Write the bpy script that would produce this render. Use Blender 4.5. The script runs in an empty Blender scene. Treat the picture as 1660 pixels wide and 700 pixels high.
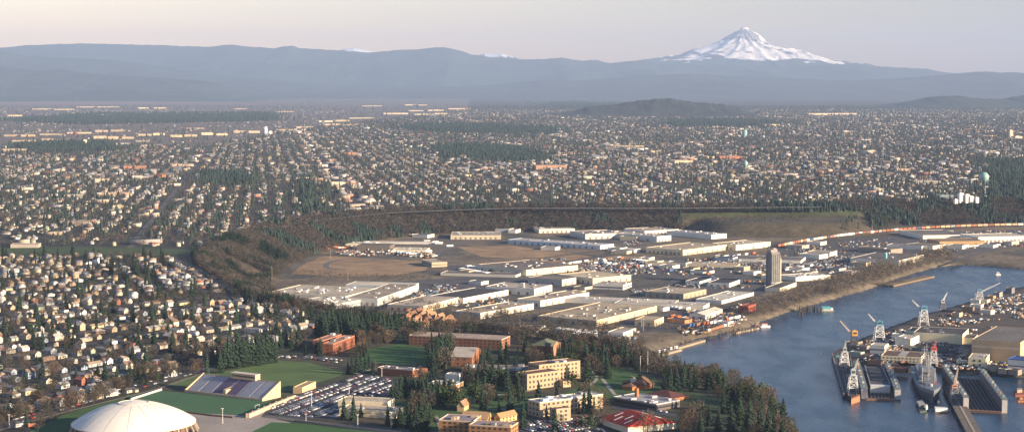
import bpy, math, random
import numpy as np
from mathutils import Vector
random.seed(7); rng = np.random.default_rng(7)
SC = bpy.context.scene; COL = SC.collection
# ------------------------------------------------------------------ camera
FPX, CAMZ = 2900.0, 300.0
TILT = math.atan(214/2900.0); CT, ST = math.cos(TILT), math.sin(TILT)
cd = bpy.data.cameras.new('camera'); cam = bpy.data.objects.new('camera', cd); COL.objects.link(cam)
cam.location = (0, 0, CAMZ); cam.rotation_euler = (math.pi/2 - TILT, 0, 0)
cd.sensor_width = 36; cd.lens = 36*FPX/1660; cd.clip_start = 1; cd.clip_end = 250000
SC.camera = cam
def G(px, py, z=48.0):
    """photo pixel -> ground point at height z"""
    dx, up = (px-830)/FPX, (350-py)/FPX
    dy, dz = CT + up*ST, -ST + up*CT
    t = (z-CAMZ)/dz
    return np.array([dx*t, dy*t])
def PJ(x, y, z=48.0):
    d = y*CT - (z-CAMZ)*ST
    u = y*ST + (z-CAMZ)*CT
    return 830+FPX*x/d, 350-FPX*u/d
def mpp(py, z=48.0):
    g = G(830, py, z); return math.hypot(g[1], CAMZ-z)/FPX
# ------------------------------------------------------------------ world, sun
SKY_L = (2.85, 2.14, 2.00, 1); SKY_R = (1.28, 1.10, 1.22, 1)   # evening-side tint of the low sky, warm to the left
SUNH = np.array([0.906, -0.423]); ELEV = math.radians(15)
w = bpy.data.worlds.new('World'); SC.world = w; w.use_nodes = True
nt = w.node_tree; bg = nt.nodes['Background']
sk = nt.nodes.new('ShaderNodeTexSky'); sk.sky_type = 'NISHITA'; sk.sun_disc = False
sk.sun_elevation = ELEV; sk.sun_rotation = math.atan2(SUNH[0], SUNH[1])
sk.altitude = 300; sk.air_density = 1.0; sk.dust_density = 1.2; sk.ozone_density = 1.0

tc = nt.nodes.new('ShaderNodeTexCoord'); sx = nt.nodes.new('ShaderNodeSeparateXYZ'); nt.links.new(tc.outputs['Generated'], sx.inputs[0])
def _mr(o, a, b, c, d):
    r = nt.nodes.new('ShaderNodeMapRange'); nt.links.new(o, r.inputs[0])
    for i, v in enumerate((a, b, c, d)): r.inputs[i+1].default_value = v
    return r.outputs[0]
mxa = nt.nodes.new('ShaderNodeMix'); mxa.data_type = 'RGBA'; nt.links.new(_mr(sx.outputs[0], -0.25, 0.32, 0, 1), mxa.inputs[0])
mxa.inputs[6].default_value = SKY_L; mxa.inputs[7].default_value = SKY_R
mxb = nt.nodes.new('ShaderNodeMix'); mxb.data_type = 'RGBA'; nt.links.new(_mr(sx.outputs[2], 0.03, 0.35, 0, 1), mxb.inputs[0])
nt.links.new(mxa.outputs[2], mxb.inputs[6]); mxb.inputs[7].default_value = (0.60, 0.87, 1.45, 1)
mxc = nt.nodes.new('ShaderNodeMix'); mxc.data_type = 'RGBA'; nt.links.new(_mr(sx.outputs[2], 0.0, 0.040, 0, 1), mxc.inputs[0])
mxc.inputs[6].default_value = (1.60, 1.28, 0.82, 1); mxc.inputs[7].default_value = (1.03, 1.02, 0.93, 1)
mul0 = nt.nodes.new('ShaderNodeVectorMath'); mul0.operation = 'MULTIPLY'; nt.links.new(mxb.outputs[2], mul0.inputs[0]); nt.links.new(mxc.outputs[2], mul0.inputs[1])
mul = nt.nodes.new('ShaderNodeVectorMath'); mul.operation = 'MULTIPLY'
nt.links.new(sk.outputs[0], mul.inputs[0]); nt.links.new(mul0.outputs[0], mul.inputs[1])
nt.links.new(mul.outputs[0], bg.inputs[0]); bg.inputs[1].default_value = 0.055
sl = bpy.data.lights.new('sun', 'SUN'); sl.energy = 5.0; sl.angle = math.radians(0.5); sl.color = (1.0, 0.80, 0.58)
so = bpy.data.objects.new('sun', sl); COL.objects.link(so)
so.rotation_euler = Vector((SUNH[0]*math.cos(ELEV), SUNH[1]*math.cos(ELEV), math.sin(ELEV))).to_track_quat('Z', 'Y').to_euler()
so.location = (500, 0, 2000)
SC.view_settings.view_transform = 'Standard'; SC.view_settings.look = 'None'
SC.view_settings.exposure = EXPOSURE if 'EXPOSURE' in globals() else 1.32; SC.view_settings.gamma = 1
SC.cycles.max_bounces = 4; SC.cycles.diffuse_bounces = 2; SC.cycles.glossy_bounces = 2
SC.cycles.transmission_bounces = 2; SC.cycles.transparent_max_bounces = 4; SC.cycles.volume_bounces = 0
SC.cycles.use_denoising = True; SC.cycles.caustics_reflective = False; SC.cycles.caustics_refractive = False
# ------------------------------------------------------------------ materials
MATS = {}
def mat(name, col, rough=0.9, n1=0.25, s1=0.05, n2=0.15, s2=0.6, mode='fixed', metal=0.0, bump=0.0, spec=0.3):
    """base colour (fixed / object colour / face attribute) broken up by two world-space noises"""
    if name in MATS: return MATS[name]
    m = bpy.data.materials.new(name); m.use_nodes = True; t = m.node_tree; N = t.nodes; Lk = t.links
    b = N['Principled BSDF']; b.inputs['Roughness'].default_value = rough; b.inputs['Metallic'].default_value = metal
    b.inputs['Specular IOR Level'].default_value = spec
    if mode == 'object':
        c = N.new('ShaderNodeObjectInfo').outputs['Color']
    elif mode == 'attr':
        a = N.new('ShaderNodeAttribute'); a.attribute_name = 'Col'; c = a.outputs['Color']
    else:
        r = N.new('ShaderNodeRGB'); r.outputs[0].default_value = (*col, 1); c = r.outputs[0]
    g = N.new('ShaderNodeNewGeometry')
    prev = c
    for (amt, sc) in ((n1, s1), (n2, s2)):
        if amt <= 0: continue
        no = N.new('ShaderNodeTexNoise'); no.inputs['Scale'].default_value = sc; no.inputs['Detail'].default_value = 4
        Lk.new(g.outputs['Position'], no.inputs['Vector'])
        mr = N.new('ShaderNodeMapRange'); mr.inputs[1].default_value = 0.3; mr.inputs[2].default_value = 0.7
        mr.inputs[3].default_value = 1-amt; mr.inputs[4].default_value = 1+amt
        Lk.new(no.outputs[0], mr.inputs[0])
        mx = N.new('ShaderNodeVectorMath'); mx.operation = 'SCALE'
        Lk.new(prev, mx.inputs[0]); Lk.new(mr.outputs[0], mx.inputs['Scale']); prev = mx.outputs[0]
    Lk.new(prev, b.inputs['Base Color'])
    if bump:
        no = N.new('ShaderNodeTexNoise'); no.inputs['Scale'].default_value = 1.5; no.inputs['Detail'].default_value = 3
        Lk.new(g.outputs['Position'], no.inputs['Vector'])
        bp = N.new('ShaderNodeBump'); bp.inputs['Strength'].default_value = bump; bp.inputs['Distance'].default_value = 0.3
        Lk.new(no.outputs[0], bp.inputs['Height']); Lk.new(bp.outputs[0], b.inputs['Normal'])
    MATS[name] = m; return m
paint = mat('painted_surface', (1, 1, 1), 0.85, 0.10, 0.03, 0.08, 0.5, 'object')
metalp = mat('painted_metal', (1, 1, 1), 0.5, 0.12, 0.1, 0.1, 1.0, 'object', spec=0.5)
roofm = mat('roofing', (1, 1, 1), 0.92, 0.24, 0.022, 0.16, 0.18, 'object')
def seams(m):
    t = m.node_tree; N, L = t.nodes, t.links; b = N['Principled BSDF']; src = b.inputs['Base Color'].links[0].from_socket
    g = N.new('ShaderNodeNewGeometry'); mp = N.new('ShaderNodeMapping'); mp.inputs['Rotation'].default_value = (0, 0, math.radians(-60)); L.new(g.outputs['Position'], mp.inputs[0])
    k = N.new('ShaderNodeTexBrick'); k.inputs['Scale'].default_value = .06; k.inputs['Color1'].default_value = (1.06,1.05,1.03,1); k.inputs['Color2'].default_value = (.86,.85,.84,1); k.inputs['Mortar'].default_value = (.66,.65,.64,1); k.inputs['Mortar Size'].default_value = .035
    L.new(mp.outputs[0], k.inputs['Vector']); v = N.new('ShaderNodeVectorMath'); v.operation = 'MULTIPLY'; L.new(src, v.inputs[0]); L.new(k.outputs['Color'], v.inputs[1]); L.new(v.outputs[0], b.inputs['Base Color'])
seams(roofm)
shingle = mat('shingles', (1, 1, 1), 0.9, 0.12, 0.2, 0.2, 1.6, 'object')
brickm = mat('brick', (1, 1, 1), 0.92, 0.15, 0.12, 0.18, 2.2, 'object')
glassm = mat('window_glass', (0.075, 0.065, 0.06), 0.25, 0, 1, 0, 1, spec=0.7)
massm = mat('mixed_colours', (1, 1, 1), 0.9, 0, 1, 0.12, 0.3, 'attr')
# ------------------------------------------------------------------ mesh helpers
class MB:
    def __init__(s): s.v = []; s.f = []
    def add(s, vs, fs):
        k = len(s.v); s.v += [tuple(map(float, p)) for p in vs]; s.f += [tuple(i+k for i in f) for f in fs]; return s
    def box(s, x0, x1, y0, y1, z0, z1):
        return s.add([(x0,y0,z0),(x1,y0,z0),(x1,y1,z0),(x0,y1,z0),(x0,y0,z1),(x1,y0,z1),(x1,y1,z1),(x0,y1,z1)],
                     [(3,2,1,0),(4,5,6,7),(0,1,5,4),(1,2,6,5),(2,3,7,6),(3,0,4,7)])
    def prism(s, poly, z0, z1):
        n = len(poly)
        a = sum(poly[i][0]*poly[(i+1)%n][1]-poly[(i+1)%n][0]*poly[i][1] for i in range(n))
        if a < 0: poly = poly[::-1]
        return s.add([(p[0],p[1],z0) for p in poly]+[(p[0],p[1],z1) for p in poly],
                     [tuple(range(n-1,-1,-1)), tuple(range(n,2*n))]+[(i,(i+1)%n,(i+1)%n+n,i+n) for i in range(n)])
    def bar(s, a, b, r, n=4, r2=None):
        a = np.array(a, float); b = np.array(b, float); d = b-a; L = np.linalg.norm(d)
        if L < 1e-6: return s
        d /= L; h = np.array([0,0,1.0]) if abs(d[2]) < .9 else np.array([1.0,0,0])
        u = np.cross(d, h); u /= np.linalg.norm(u); v = np.cross(d, u); r2 = r if r2 is None else r2
        vs = []
        for (c, rr) in ((a, r), (b, r2)):
            for i in range(n):
                t = 2*math.pi*(i+.5)/n; vs.append(c + rr*(math.cos(t)*u+math.sin(t)*v))
        return s.add(vs, [tuple(range(n)), tuple(range(2*n-1,n-1,-1))]+[(i,i+n,(i+1)%n+n,(i+1)%n) for i in range(n)])
    def cyl(s, x, y, z0, z1, r, n=12, r2=None):
        r2 = r if r2 is None else r2
        vs = [(x+rr*math.cos(2*math.pi*i/n), y+rr*math.sin(2*math.pi*i/n), z) for z, rr in ((z0,r),(z1,r2)) for i in range(n)]
        return s.add(vs, [tuple(range(n-1,-1,-1)), tuple(range(n,2*n))]+[(i,(i+1)%n,(i+1)%n+n,i+n) for i in range(n)])
    def mesh(s, name, m=None, smooth=False):
        me = bpy.data.meshes.new(name); me.from_pydata(s.v, [], s.f); me.update()
        if m: me.materials.append(m)
        if smooth: me.polygons.foreach_set('use_smooth', [True]*len(me.polygons))
        return me
def npmesh(name, V, F, m, cols=None, smooth=False):
    """V (n,3), F (m,3|4) arrays"""
    me = bpy.data.meshes.new(name); k = F.shape[1]
    me.vertices.add(len(V)); me.vertices.foreach_set('co', np.ascontiguousarray(V, np.float32).ravel())
    me.loops.add(F.size); me.loops.foreach_set('vertex_index', np.ascontiguousarray(F, np.int32).ravel())
    me.polygons.add(len(F)); me.polygons.foreach_set('loop_start', np.arange(0, F.size, k, dtype=np.int32))
    me.polygons.foreach_set('loop_total', np.full(len(F), k, np.int32))
    if smooth: me.polygons.foreach_set('use_smooth', np.ones(len(F), bool))
    me.update(calc_edges=True)
    if cols is not None:
        at = me.color_attributes.new('Col', 'FLOAT_COLOR', 'POINT')
        c4 = np.ones((len(V), 4), np.float32); c4[:, :3] = cols; at.data.foreach_set('color', c4.ravel())
    if m: me.materials.append(m)
    return me
def link(name, data, parent=None, loc=None, rz=0, color=None):
    o = bpy.data.objects.new(name, data); COL.objects.link(o)
    if parent: o.parent = parent
    if loc is not None: o.location = loc
    if rz: o.rotation_euler = (0, 0, rz)
    if color is not None: o.color = (*color, 1)
    return o
def setting(o, kind='structure', label=None, cat=None):
    o['kind'] = kind
    if label: o['label'] = label
    if cat: o['category'] = cat
    return o
def thing(name, label, cat, loc, rz=0, group=None):
    o = bpy.data.objects.new(name, None); COL.objects.link(o); o.empty_display_size = 0.5
    o.location = loc; o.rotation_euler = (0, 0, rz); o['label'] = label; o['category'] = cat
    if group: o['group'] = group
    return o
def tag(o, label, cat, group=None):
    o['label'] = label; o['category'] = cat
    if group: o['group'] = group
    return o
def part(name, mb, m, parent, color=None):
    return link(name, mb.mesh(name, m) if isinstance(mb, MB) else mb, parent, color=color)
ORD = ['', 'first', 'second', 'third', 'fourth', 'fifth', 'sixth', 'seventh', 'eighth', 'ninth', 'tenth', 'eleventh', 'twelfth',
       'thirteenth', 'fourteenth', 'fifteenth', 'sixteenth', 'seventeenth', 'eighteenth', 'nineteenth', 'twentieth']
TENS = {2: 'twenty', 3: 'thirty', 4: 'forty', 5: 'fifty', 6: 'sixty', 7: 'seventy', 8: 'eighty', 9: 'ninety'}
def ordn(i):
    if i <= 20: return ORD[i]
    return TENS[i//10] + '-' + ORD[i % 10] if i % 10 else TENS[i//10][:-1] + 'ieth'
PEND = {}
def pend(o, head, tail, key=None):
    """label '<head>, <nth> from the left <tail>' once all are known"""
    PEND.setdefault((head, tail), []).append(o)
def flush():
    for (head, tail), L in PEND.items():
        L.sort(key=lambda o: PJ(*o.location)[0])
        n = len(L)
        for i, o in enumerate(L):
            if n == 1: o['label'] = f'{head} {tail}'
            elif n == 2: o['label'] = f'{head} {tail}, the ' + ('left one' if i == 0 else 'right one')
            elif i == 0: o['label'] = f'{head} {tail}, leftmost such'
            elif i == n-1: o['label'] = f'{head} {tail}, rightmost such'
            else: o['label'] = f'{head} {tail}, {ordn(i+1)} from left'
def inpoly(P, poly):
    P = np.atleast_2d(P); x, y = P[:, 0], P[:, 1]; r = np.zeros(len(P), bool); n = len(poly)
    for i in range(n):
        (x0, y0), (x1, y1) = poly[i], poly[(i+1) % n]
        c = (y0 > y) != (y1 > y)
        if y1 != y0: r ^= c & (x < (x1-x0)*(y-y0)/(y1-y0)+x0)
    return r
def distpoly(P, poly):
    d = np.full(len(P), 1e18); n = len(poly)
    for i in range(n):
        a = np.array(poly[i], float); b = np.array(poly[(i+1) % n], float); ab = b-a
        t = np.clip(((P-a)@ab)/max(ab@ab, 1e-9), 0, 1)
        q = P-(a+t[:, None]*ab); d = np.minimum(d, (q**2).sum(1))
    return np.sqrt(d)
def sdist(P, poly):
    d = distpoly(P, poly); return np.where(inpoly(P, poly), -d, d)
def hash2(i, j, s):
    h = (i.astype(np.int64)*374761393 + j.astype(np.int64)*668265263 + s*1442695041) & 0x7fffffff
    h = ((h ^ (h >> 13))*1274126177) & 0x7fffffff
    return ((h ^ (h >> 16)) & 0xffff)/65535.0
def vnoise(x, y, s=0):
    i = np.floor(x); j = np.floor(y); u = x-i; v = y-j; u = u*u*(3-2*u); v = v*v*(3-2*v)
    return (hash2(i,j,s)*(1-u)*(1-v)+hash2(i+1,j,s)*u*(1-v)+hash2(i,j+1,s)*(1-u)*v+hash2(i+1,j+1,s)*u*v)
def fbm(x, y, o=5, s=0):
    a, t, r = 1.0, 0.0, 0.0
    for k in range(o):
        r = r + a*vnoise(x, y, s+k); t += a; a *= .5; x = x*2.03+11.3; y = y*2.03+7.7
    return r/t
def ridged(x, y, o=5, s=0):
    a, t, r = 1.0, 0.0, 0.0
    for k in range(o):
        r = r + a*(1-np.abs(2*vnoise(x, y, s+k)-1)); t += a; a *= .5; x = x*2.07+3.3; y = y*2.07+5.7
    return r/t
# ------------------------------------------------------------------ landform
def GP(L, z): return [tuple(G(a, b, z)) for a, b in L]
PZ, IZ = 48.0, 6.0                                      # plateau and river-plain heights
edge_px = [(1950,330),(1750,328),(1640,326),(1580,327),(1500,328),(1440,329),(1380,331),(1300,333),(1200,334),(1100,335),(960,335),(830,335),(740,338),(640,342),
           (560,349),(480,359),(430,369),(395,380),(360,392),(340,403),(322,418),(330,435),(360,455),(398,478),(440,489),(480,497),(530,506),
           (590,516),(650,526),(720,533),(790,537),(860,545),(930,553),(990,562),(1025,578),(1062,604),(1120,614),(1180,628),(1225,655),(1255,690),(1275,740),(1290,820)]
PLAT = GP(edge_px, PZ)
last = PLAT[-1]
PLAT += [(last[0]+20, 500.0), (150.0, -4000.0), (-34000.0, -4000.0), (-34000.0, 64000.0), (34000.0, 64000.0), (34000.0, 5200.0), (PLAT[0][0]+2500, PLAT[0][1]+300)]
bank_far = [(1062,577),(1085,566),(1125,551),(1170,541),(1215,532),(1240,520),(1275,508),(1300,500),(1340,488),(1385,476),(1420,466),(1455,452),(1490,441),(1520,433),(1550,429),(1585,431),(1620,434),(1660,437),(1800,440),(2100,440)]
RIV = GP(bank_far, 0)
RIV += [(6000.0, RIV[-1][1]), (6000.0, -3500.0), (330.0, -3500.0), (330.0, 500.0)]
RIV += GP([(1320,820),(1300,745),(1285,700),(1262,665),(1225,640),(1180,620),(1130,604),(1085,592)], 0)
yard_px = [(1352,578),(1366,563),(1395,548),(1432,533),(1475,517),(1500,508),(1530,500),(1565,490),(1600,480),(1640,468),(1700,455),(1850,440),(1850,606),(1662,604),(1600,598),(1530,596),(1480,597),(1440,590),(1400,588)]
YARD = GP(yard_px, 4.5)
def height(P):
    dp = sdist(P, PLAT)
    wid = np.where(P[:, 1] > 2700, 120.0, 75.0)
    # steeper near the campus shore
    t = np.clip(dp/wid, 0, 1); t = t*t*(3-2*t)
    z = PZ-(PZ-IZ)*t
    z = z + np.where((t > 0) & (t < .97), (fbm(P[:,0]/40, P[:,1]/40, 3, 5)-.5)*7*np.sin(np.pi*np.clip(t, 0, 1)), 0)
    # grassy fill hill below the far bluff
    hx, hy = (P[:, 0]-HILLC[0]), (P[:, 1]-HILLC[1])
    q = np.clip(1-np.maximum(np.abs(hx)/HILLR[0], 0)**3 - np.clip(np.abs(hy)/HILLR[1], 0, 9)**3, 0, 1)
    hq = np.clip(q*1.6, 0, 1); hq = hq*hq*(3-2*hq)
    z = np.maximum(z, IZ+23*hq)
    dt = sdist(P, TERR); ht = np.clip(dt/70.0, 0, 1); ht = ht*ht*(3-2*ht); z = np.maximum(z, np.where(dt < 70, 34-28*ht, -99))
    dr = sdist(P, RIV)
    zb = np.clip(dr/22.0, -1, 1)*5.0 + 1.0
    dy_ = -sdist(P, YARD)
    inr = dr < 22
    z = np.where(inr, np.minimum(z, np.clip(zb, -4, 60)), z)
    z = np.where((dr < 0), -4.0 + np.clip(dr, -9, 0)*0.3, z)
    z = np.where((dr < 0) & (dy_ > 0), 4.5, z)
    z = np.where((dr < 0) & (dy_ > -6) & (dy_ <= 0), np.maximum(z, 4.5+dy_*1.2), z)
    return z
TERR = GP([(640,550),(645,508),(742,506),(748,550)], 34)
HILLC = G(1258, 358, 20); HILLR = (195.0, 225.0)
def hz(x, y): return float(height(np.array([[x, y]]))[0])
def axis(a, b, st, lo, hi, g=1.06):
    m = list(np.arange(a, b, st)); p = [a]; s = st
    while p[-1] > lo: s *= g; p.append(p[-1]-s)
    q = [m[-1]]; s = st
    while q[-1] < hi: s *= g; q.append(q[-1]+s)
    return np.array(p[1:][::-1]+m+q[1:])
def build_ground():
    X = axis(-900, 1400, 11, -30000, 30000); Y = axis(1150, 4300, 11, -3500, 60000)
    gx, gy = np.meshgrid(X, Y); P = np.stack([gx.ravel(), gy.ravel()], 1)
    z = height(P)
    dp = sdist(P, PLAT); dr = sdist(P, RIV)
    slope = (dp > 0) & (z > IZ+1.5)
    n = fbm(P[:,0]/120, P[:,1]/120, 5, 3); n2 = fbm(P[:,0]/25, P[:,1]/25, 3, 9)
    c = np.empty((len(P), 3))
    c[:] = (0.036, 0.036, 0.025)                                          # plateau ground: winter lawn, earth
    qq = np.stack(PJ(P[:,0], np.maximum(P[:,1], 10)), 1); cam_ = inpoly(qq, [(330,590),(500,540),(700,535),(1100,595),(1300,700),(1300,760),(300,760),(60,700)]) & (P[:,1] > 900); c[cam_] = (0.048, 0.056, 0.026); c[cam_ & (n2 > .55)] = (0.062, 0.050, 0.032)
    c[dp > 0] = (0.165, 0.125, 0.078)                                     # plain: brown winter grass
    m = (dp > 0) & (n > .53) & ~slope; c[m] = (0.085, 0.078, 0.062)
    c[slope] = (0.050, 0.040, 0.030)
    inh = (np.abs(P[:,0]-HILLC[0]) < HILLR[0]*1.05) & (np.abs(P[:,1]-HILLC[1]) < HILLR[1]*1.05) & (dp > 10)
    c[inh] = (0.090, 0.072, 0.042)
    c[inh & (z > 29)] = (0.062, 0.072, 0.030)
    c[(dr < 26) & (z < 5.5)] = (0.17, 0.135, 0.09)                        # sandy bank
    c[(sdist(P, YARD) < 3)] = (0.075, 0.062, 0.052)                       # shipyard hardstanding
    far = P[:, 1] > 9000; c[far] = (0.05, 0.052, 0.042)
    qq = np.stack(PJ(P[:,0], np.maximum(P[:,1], 10)), 1); fl = (P[:,1] > 3000) & inpoly(qq, [(-400,140),(760,140),(760,176),(700,186),(610,197),(560,203),(440,214),(425,222),(330,238),(150,243),(60,246),(-400,252)])
    c[fl] = (0.150, 0.120, 0.098)
    c[(P[:,1] > 4200) & ~fl & (dp < 0)] = (0.060, 0.052, 0.043)
    c *= (0.75+0.5*n2)[:, None]
    V = np.column_stack([P, z]); nx, ny = len(X), len(Y)
    i = np.arange((ny-1)*(nx-1)); r, q = i//(nx-1), i % (nx-1); a = r*nx+q
    F = np.stack([a, a+1, a+nx+1, a+nx], 1)
    gm = mat('earth_and_grass', (1,1,1), 0.97, 0.22, 0.012, 0.35, 0.11, 'attr', bump=0.4)
    setting(link('ground', npmesh('ground', V, F, gm, c, True)))
build_ground()
# water
def water():
    m = bpy.data.materials.new('river_water'); m.use_nodes = True; N = m.node_tree.nodes; L = m.node_tree.links
    b = N['Principled BSDF']; b.inputs['Base Color'].default_value = (0.008, 0.038, 0.075, 1); b.inputs['Roughness'].default_value = 0.22
    b.inputs['IOR'].default_value = 1.33
    g = N.new('ShaderNodeNewGeometry'); 
    mp = N.new('ShaderNodeMapping'); mp.inputs['Scale'].default_value = (1, 0.45, 1); L.new(g.outputs['Position'], mp.inputs[0])
    n = N.new('ShaderNodeTexNoise'); n.inputs['Scale'].default_value = 0.45; n.inputs['Detail'].default_value = 6; L.new(mp.outputs[0], n.inputs['Vector'])
    n2 = N.new('ShaderNodeTexNoise'); n2.inputs['Scale'].default_value = 0.035; n2.inputs['Detail'].default_value = 3; L.new(mp.outputs[0], n2.inputs['Vector'])
    ad = N.new('ShaderNodeMath'); ad.operation = 'MULTIPLY_ADD'; L.new(n2.outputs[0], ad.inputs[0]); ad.inputs[1].default_value = .3; L.new(n.outputs[0], ad.inputs[2])
    bp = N.new('ShaderNodeBump'); bp.inputs['Strength'].default_value = 0.28; bp.inputs['Distance'].default_value = 1.6
    L.new(ad.outputs[0], bp.inputs['Height']); L.new(bp.outputs[0], b.inputs['Normal'])
    r = N.new('ShaderNodeMapRange'); r.inputs[1].default_value=.35; r.inputs[2].default_value=.65; r.inputs[3].default_value=.22; r.inputs[4].default_value=.30
    L.new(n2.outputs[0], r.inputs[0]); L.new(r.outputs[0], b.inputs['Roughness'])
    V = np.array([(60,-3400,0),(5900,-3400,0),(5900,4000,0),(60,4000,0)], float)
    setting(link('river', npmesh('river', V, np.array([[0,1,2,3]]), m)))
water()
FLATG = None
def sheet(name, px, col, z=PZ, dz=0.12, n1=.15, n2=.12, kind='structure', cat=None, label=None, mname=None, wpts=None):
    pts = wpts if wpts is not None else [tuple(G(a, b, z)) for a, b in px]
    me = bpy.data.meshes.new(name); me.from_pydata([(p[0], p[1], z+dz) for p in pts], [], [tuple(range(len(pts)))]); me.update()
    if me.polygons[0].normal.z < 0: me.flip_normals()
    me.materials.append(mat(mname or name, col, 0.95, n1, .03, n2, .4))
    o = link(name, me); setting(o, kind, label, cat); return o
def road(name, px, wid, col, z=PZ, dz=0.2, drape=False, wpts=None, kind='structure'):
    P = [np.array(p, float) for p in (wpts if wpts is not None else [G(a, b, z) for a, b in px])]
    Q = []
    for a, b in zip(P[:-1], P[1:]):
        n = max(1, int(np.linalg.norm(b-a)/15)); Q += [a+(b-a)*k/n for k in range(n)]
    Q.append(P[-1]); Q = np.array(Q)
    for _ in range(3): Q[1:-1] = (Q[:-2]+2*Q[1:-1]+Q[2:])/4
    d = np.gradient(Q, axis=0); d /= np.linalg.norm(d, axis=1)[:, None]; nrm = np.stack([-d[:,1], d[:,0]], 1)
    A, B = Q+nrm*wid/2, Q-nrm*wid/2
    za = (height(A)+.5 if drape else np.full(len(A), z))+dz; zb = (height(B)+.5 if drape else np.full(len(B), z))+dz
    V = np.concatenate([np.column_stack([B, zb]), np.column_stack([A, za])]); n = len(Q)
    i = np.arange(n-1); F = np.stack([i, i+1, i+1+n, i+n], 1)
    o = link(name, npmesh(name, V, F, mat('surface_'+name, col, .95, .12, .05, .1, .5))); setting(o, kind); return o, Q
# ------------------------------------------------------------------ mountains
def rangemesh(name, sky, D, depth, seed, m, nx=420, ny=30, spur=0.35, base=40., z_amp=0.02, colf=None):
    px = np.array([s[0] for s in sky], float); py = np.array([s[1] for s in sky], float)
    u = np.linspace(px[0], px[-1], nx); cy = np.interp(u, px, py)
    crest = CAMZ + (136-cy)*D/FPX
    crest = crest + (fbm(u/9, u*0+seed, 4, seed)-.5)*z_amp*(D/FPX)*100
    xs = (u-830)/FPX
    v = np.concatenate([np.linspace(0, 1, ny), np.linspace(1.15, 2, ny//3)])
    U, Vv = np.meshgrid(np.arange(nx), v)
    Y = D + (Vv-1)*depth; X = xs[U.astype(int)]*D
    sp = ridged(X/(depth*.35), Y/(depth*.5), 5, seed)
    prof = np.where(Vv <= 1, Vv**1.15, np.clip(2-Vv, 0, 1))
    f = np.clip(prof + (sp-.55)*spur*np.sin(np.pi*np.clip(Vv, 0, 1)), 0, 1)
    Z = base + (crest[U.astype(int)]-base)*f
    V3 = np.column_stack([X.ravel(), Y.ravel(), Z.ravel()]); k = len(v)
    i = np.arange((k-1)*(nx-1)); r, q = i//(nx-1), i % (nx-1); a = r*nx+q
    F = np.stack([a, a+1, a+nx+1, a+nx], 1)
    cols = colf(V3, sp.ravel()) if colf else None
    o = link(name, npmesh(name, V3, F, m, cols, True)); return setting(o)
forest = mat('mountain_forest', (0.035, 0.047, 0.035), 1.0, .35, .0012, .3, .008)
snowf = mat('snow_and_forest', (1,1,1), .9, .1, .001, .12, .006, 'attr')
def snowcol(h0, h1):
    def f(V, sp):
        t = np.clip((V[:,2]-h0)/(h1-h0) + (fbm(V[:,0]/450, V[:,1]/450, 4, 2)-.5)*1.6, 0, 1)
        t = (t > .5)*1.0
        return np.array([.035,.047,.035])*(1-t)[:,None] + np.array([.8,.8,.82])*t[:,None]
    return f
SK_MAIN = [(-200,84),(0,78),(30,76),(45,74),(100,72),(140,71),(200,73),(260,74),(340,77),(362,74),(380,73),(400,76),(445,79),(462,76),(475,75),(490,79),(560,83),(600,86),
  (640,82),(690,80),(706,77),(722,78),(740,81),(765,89),(800,94),(830,97),(870,97),(900,95),(912,94),(935,98),(990,103),(1015,100),(1045,99),(1070,104),(1120,108),(1200,109),(1290,108),
  (1340,105),(1370,104),(1400,107),(1440,109),(1500,112),(1540,119),(1580,118),(1595,116),(1625,119),(1700,121),(1900,128)]
rangemesh('foothill_ridge', SK_MAIN, 43000, 6500, 3, forest, 560, 34, .4)
SK_SNOW = [(520,90),(545,84),(562,80),(575,79),(590,82),(606,84),(640,90),(700,96),(770,92),(785,87),(800,88),(815,88),(830,92),(850,98),(900,103),(945,99),(958,98),(966,97),(975,100),(990,104),(1010,106),(1100,106),(1200,106),(1360,106),(1380,108),(1392,107),(1400,107.5),(1410,107),(1425,110),(1460,113)]
rangemesh('snowy_ridge', SK_SNOW, 47000, 3500, 8, snowf, 420, 20, .3, colf=snowcol(975, 1020))
SK_MID = [(-200,84),(0,82),(20,84),(45,92),(90,93),(130,95),(200,99),(260,108),(330,118),(400,126),(470,133),(560,139),(640,142),(760,140),(840,133),(880,129),(930,131),(1000,127),(1050,122),(1120,120),(1200,124),(1300,128),(1370,131),(1440,128),(1520,122),(1580,117),(1640,118),(1900,124)]
rangemesh('middle_hills', SK_MID, 35500, 5500, 14, forest, 420, 26, .4)
SK_L = [(-200,106),(0,108),(40,112),(70,115),(100,113),(150,119),(200,124),(240,124),(290,128),(340,132),(380,142),(420,154),(450,158),(490,168)]
rangemesh('near_left_hills', SK_L, 29500, 4200, 21, forest, 260, 22, .4, base=44)
SK_R = [(1375,188),(1420,177),(1465,167),(1500,158),(1530,155),(1560,156),(1590,160),(1625,161),(1645,156),(1670,153),(1750,150),(1900,150)]
rangemesh('near_right_hills', SK_R, 19500, 1800, 25, forest, 200, 18, .35, base=44)
SK_B = [(840,194),(890,186),(930,179),(960,172),(1000,169),(1030,164),(1055,161),(1085,159),(1105,162),(1130,166),(1160,168),(1190,172),(1215,182),(1260,194)]
rangemesh('wooded_butte', SK_B, 14300, 700, 31, mat('butte_forest', (0.034,0.040,0.032), 1, .4, .01, .4, .05), 240, 20, .35, base=47, z_amp=.035)
sheet('distant_river', [(-100,149.5),(0,151),(60,152.5),(150,155.2),(150,157),(60,155.5),(0,154),(-100,152.5)], (.62,.55,.50), dz=3)
sheet('airfield_grass', [(-50,166),(200,164),(420,168),(420,171),(200,170),(-50,173)], (.20,.15,.11), dz=2)
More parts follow.
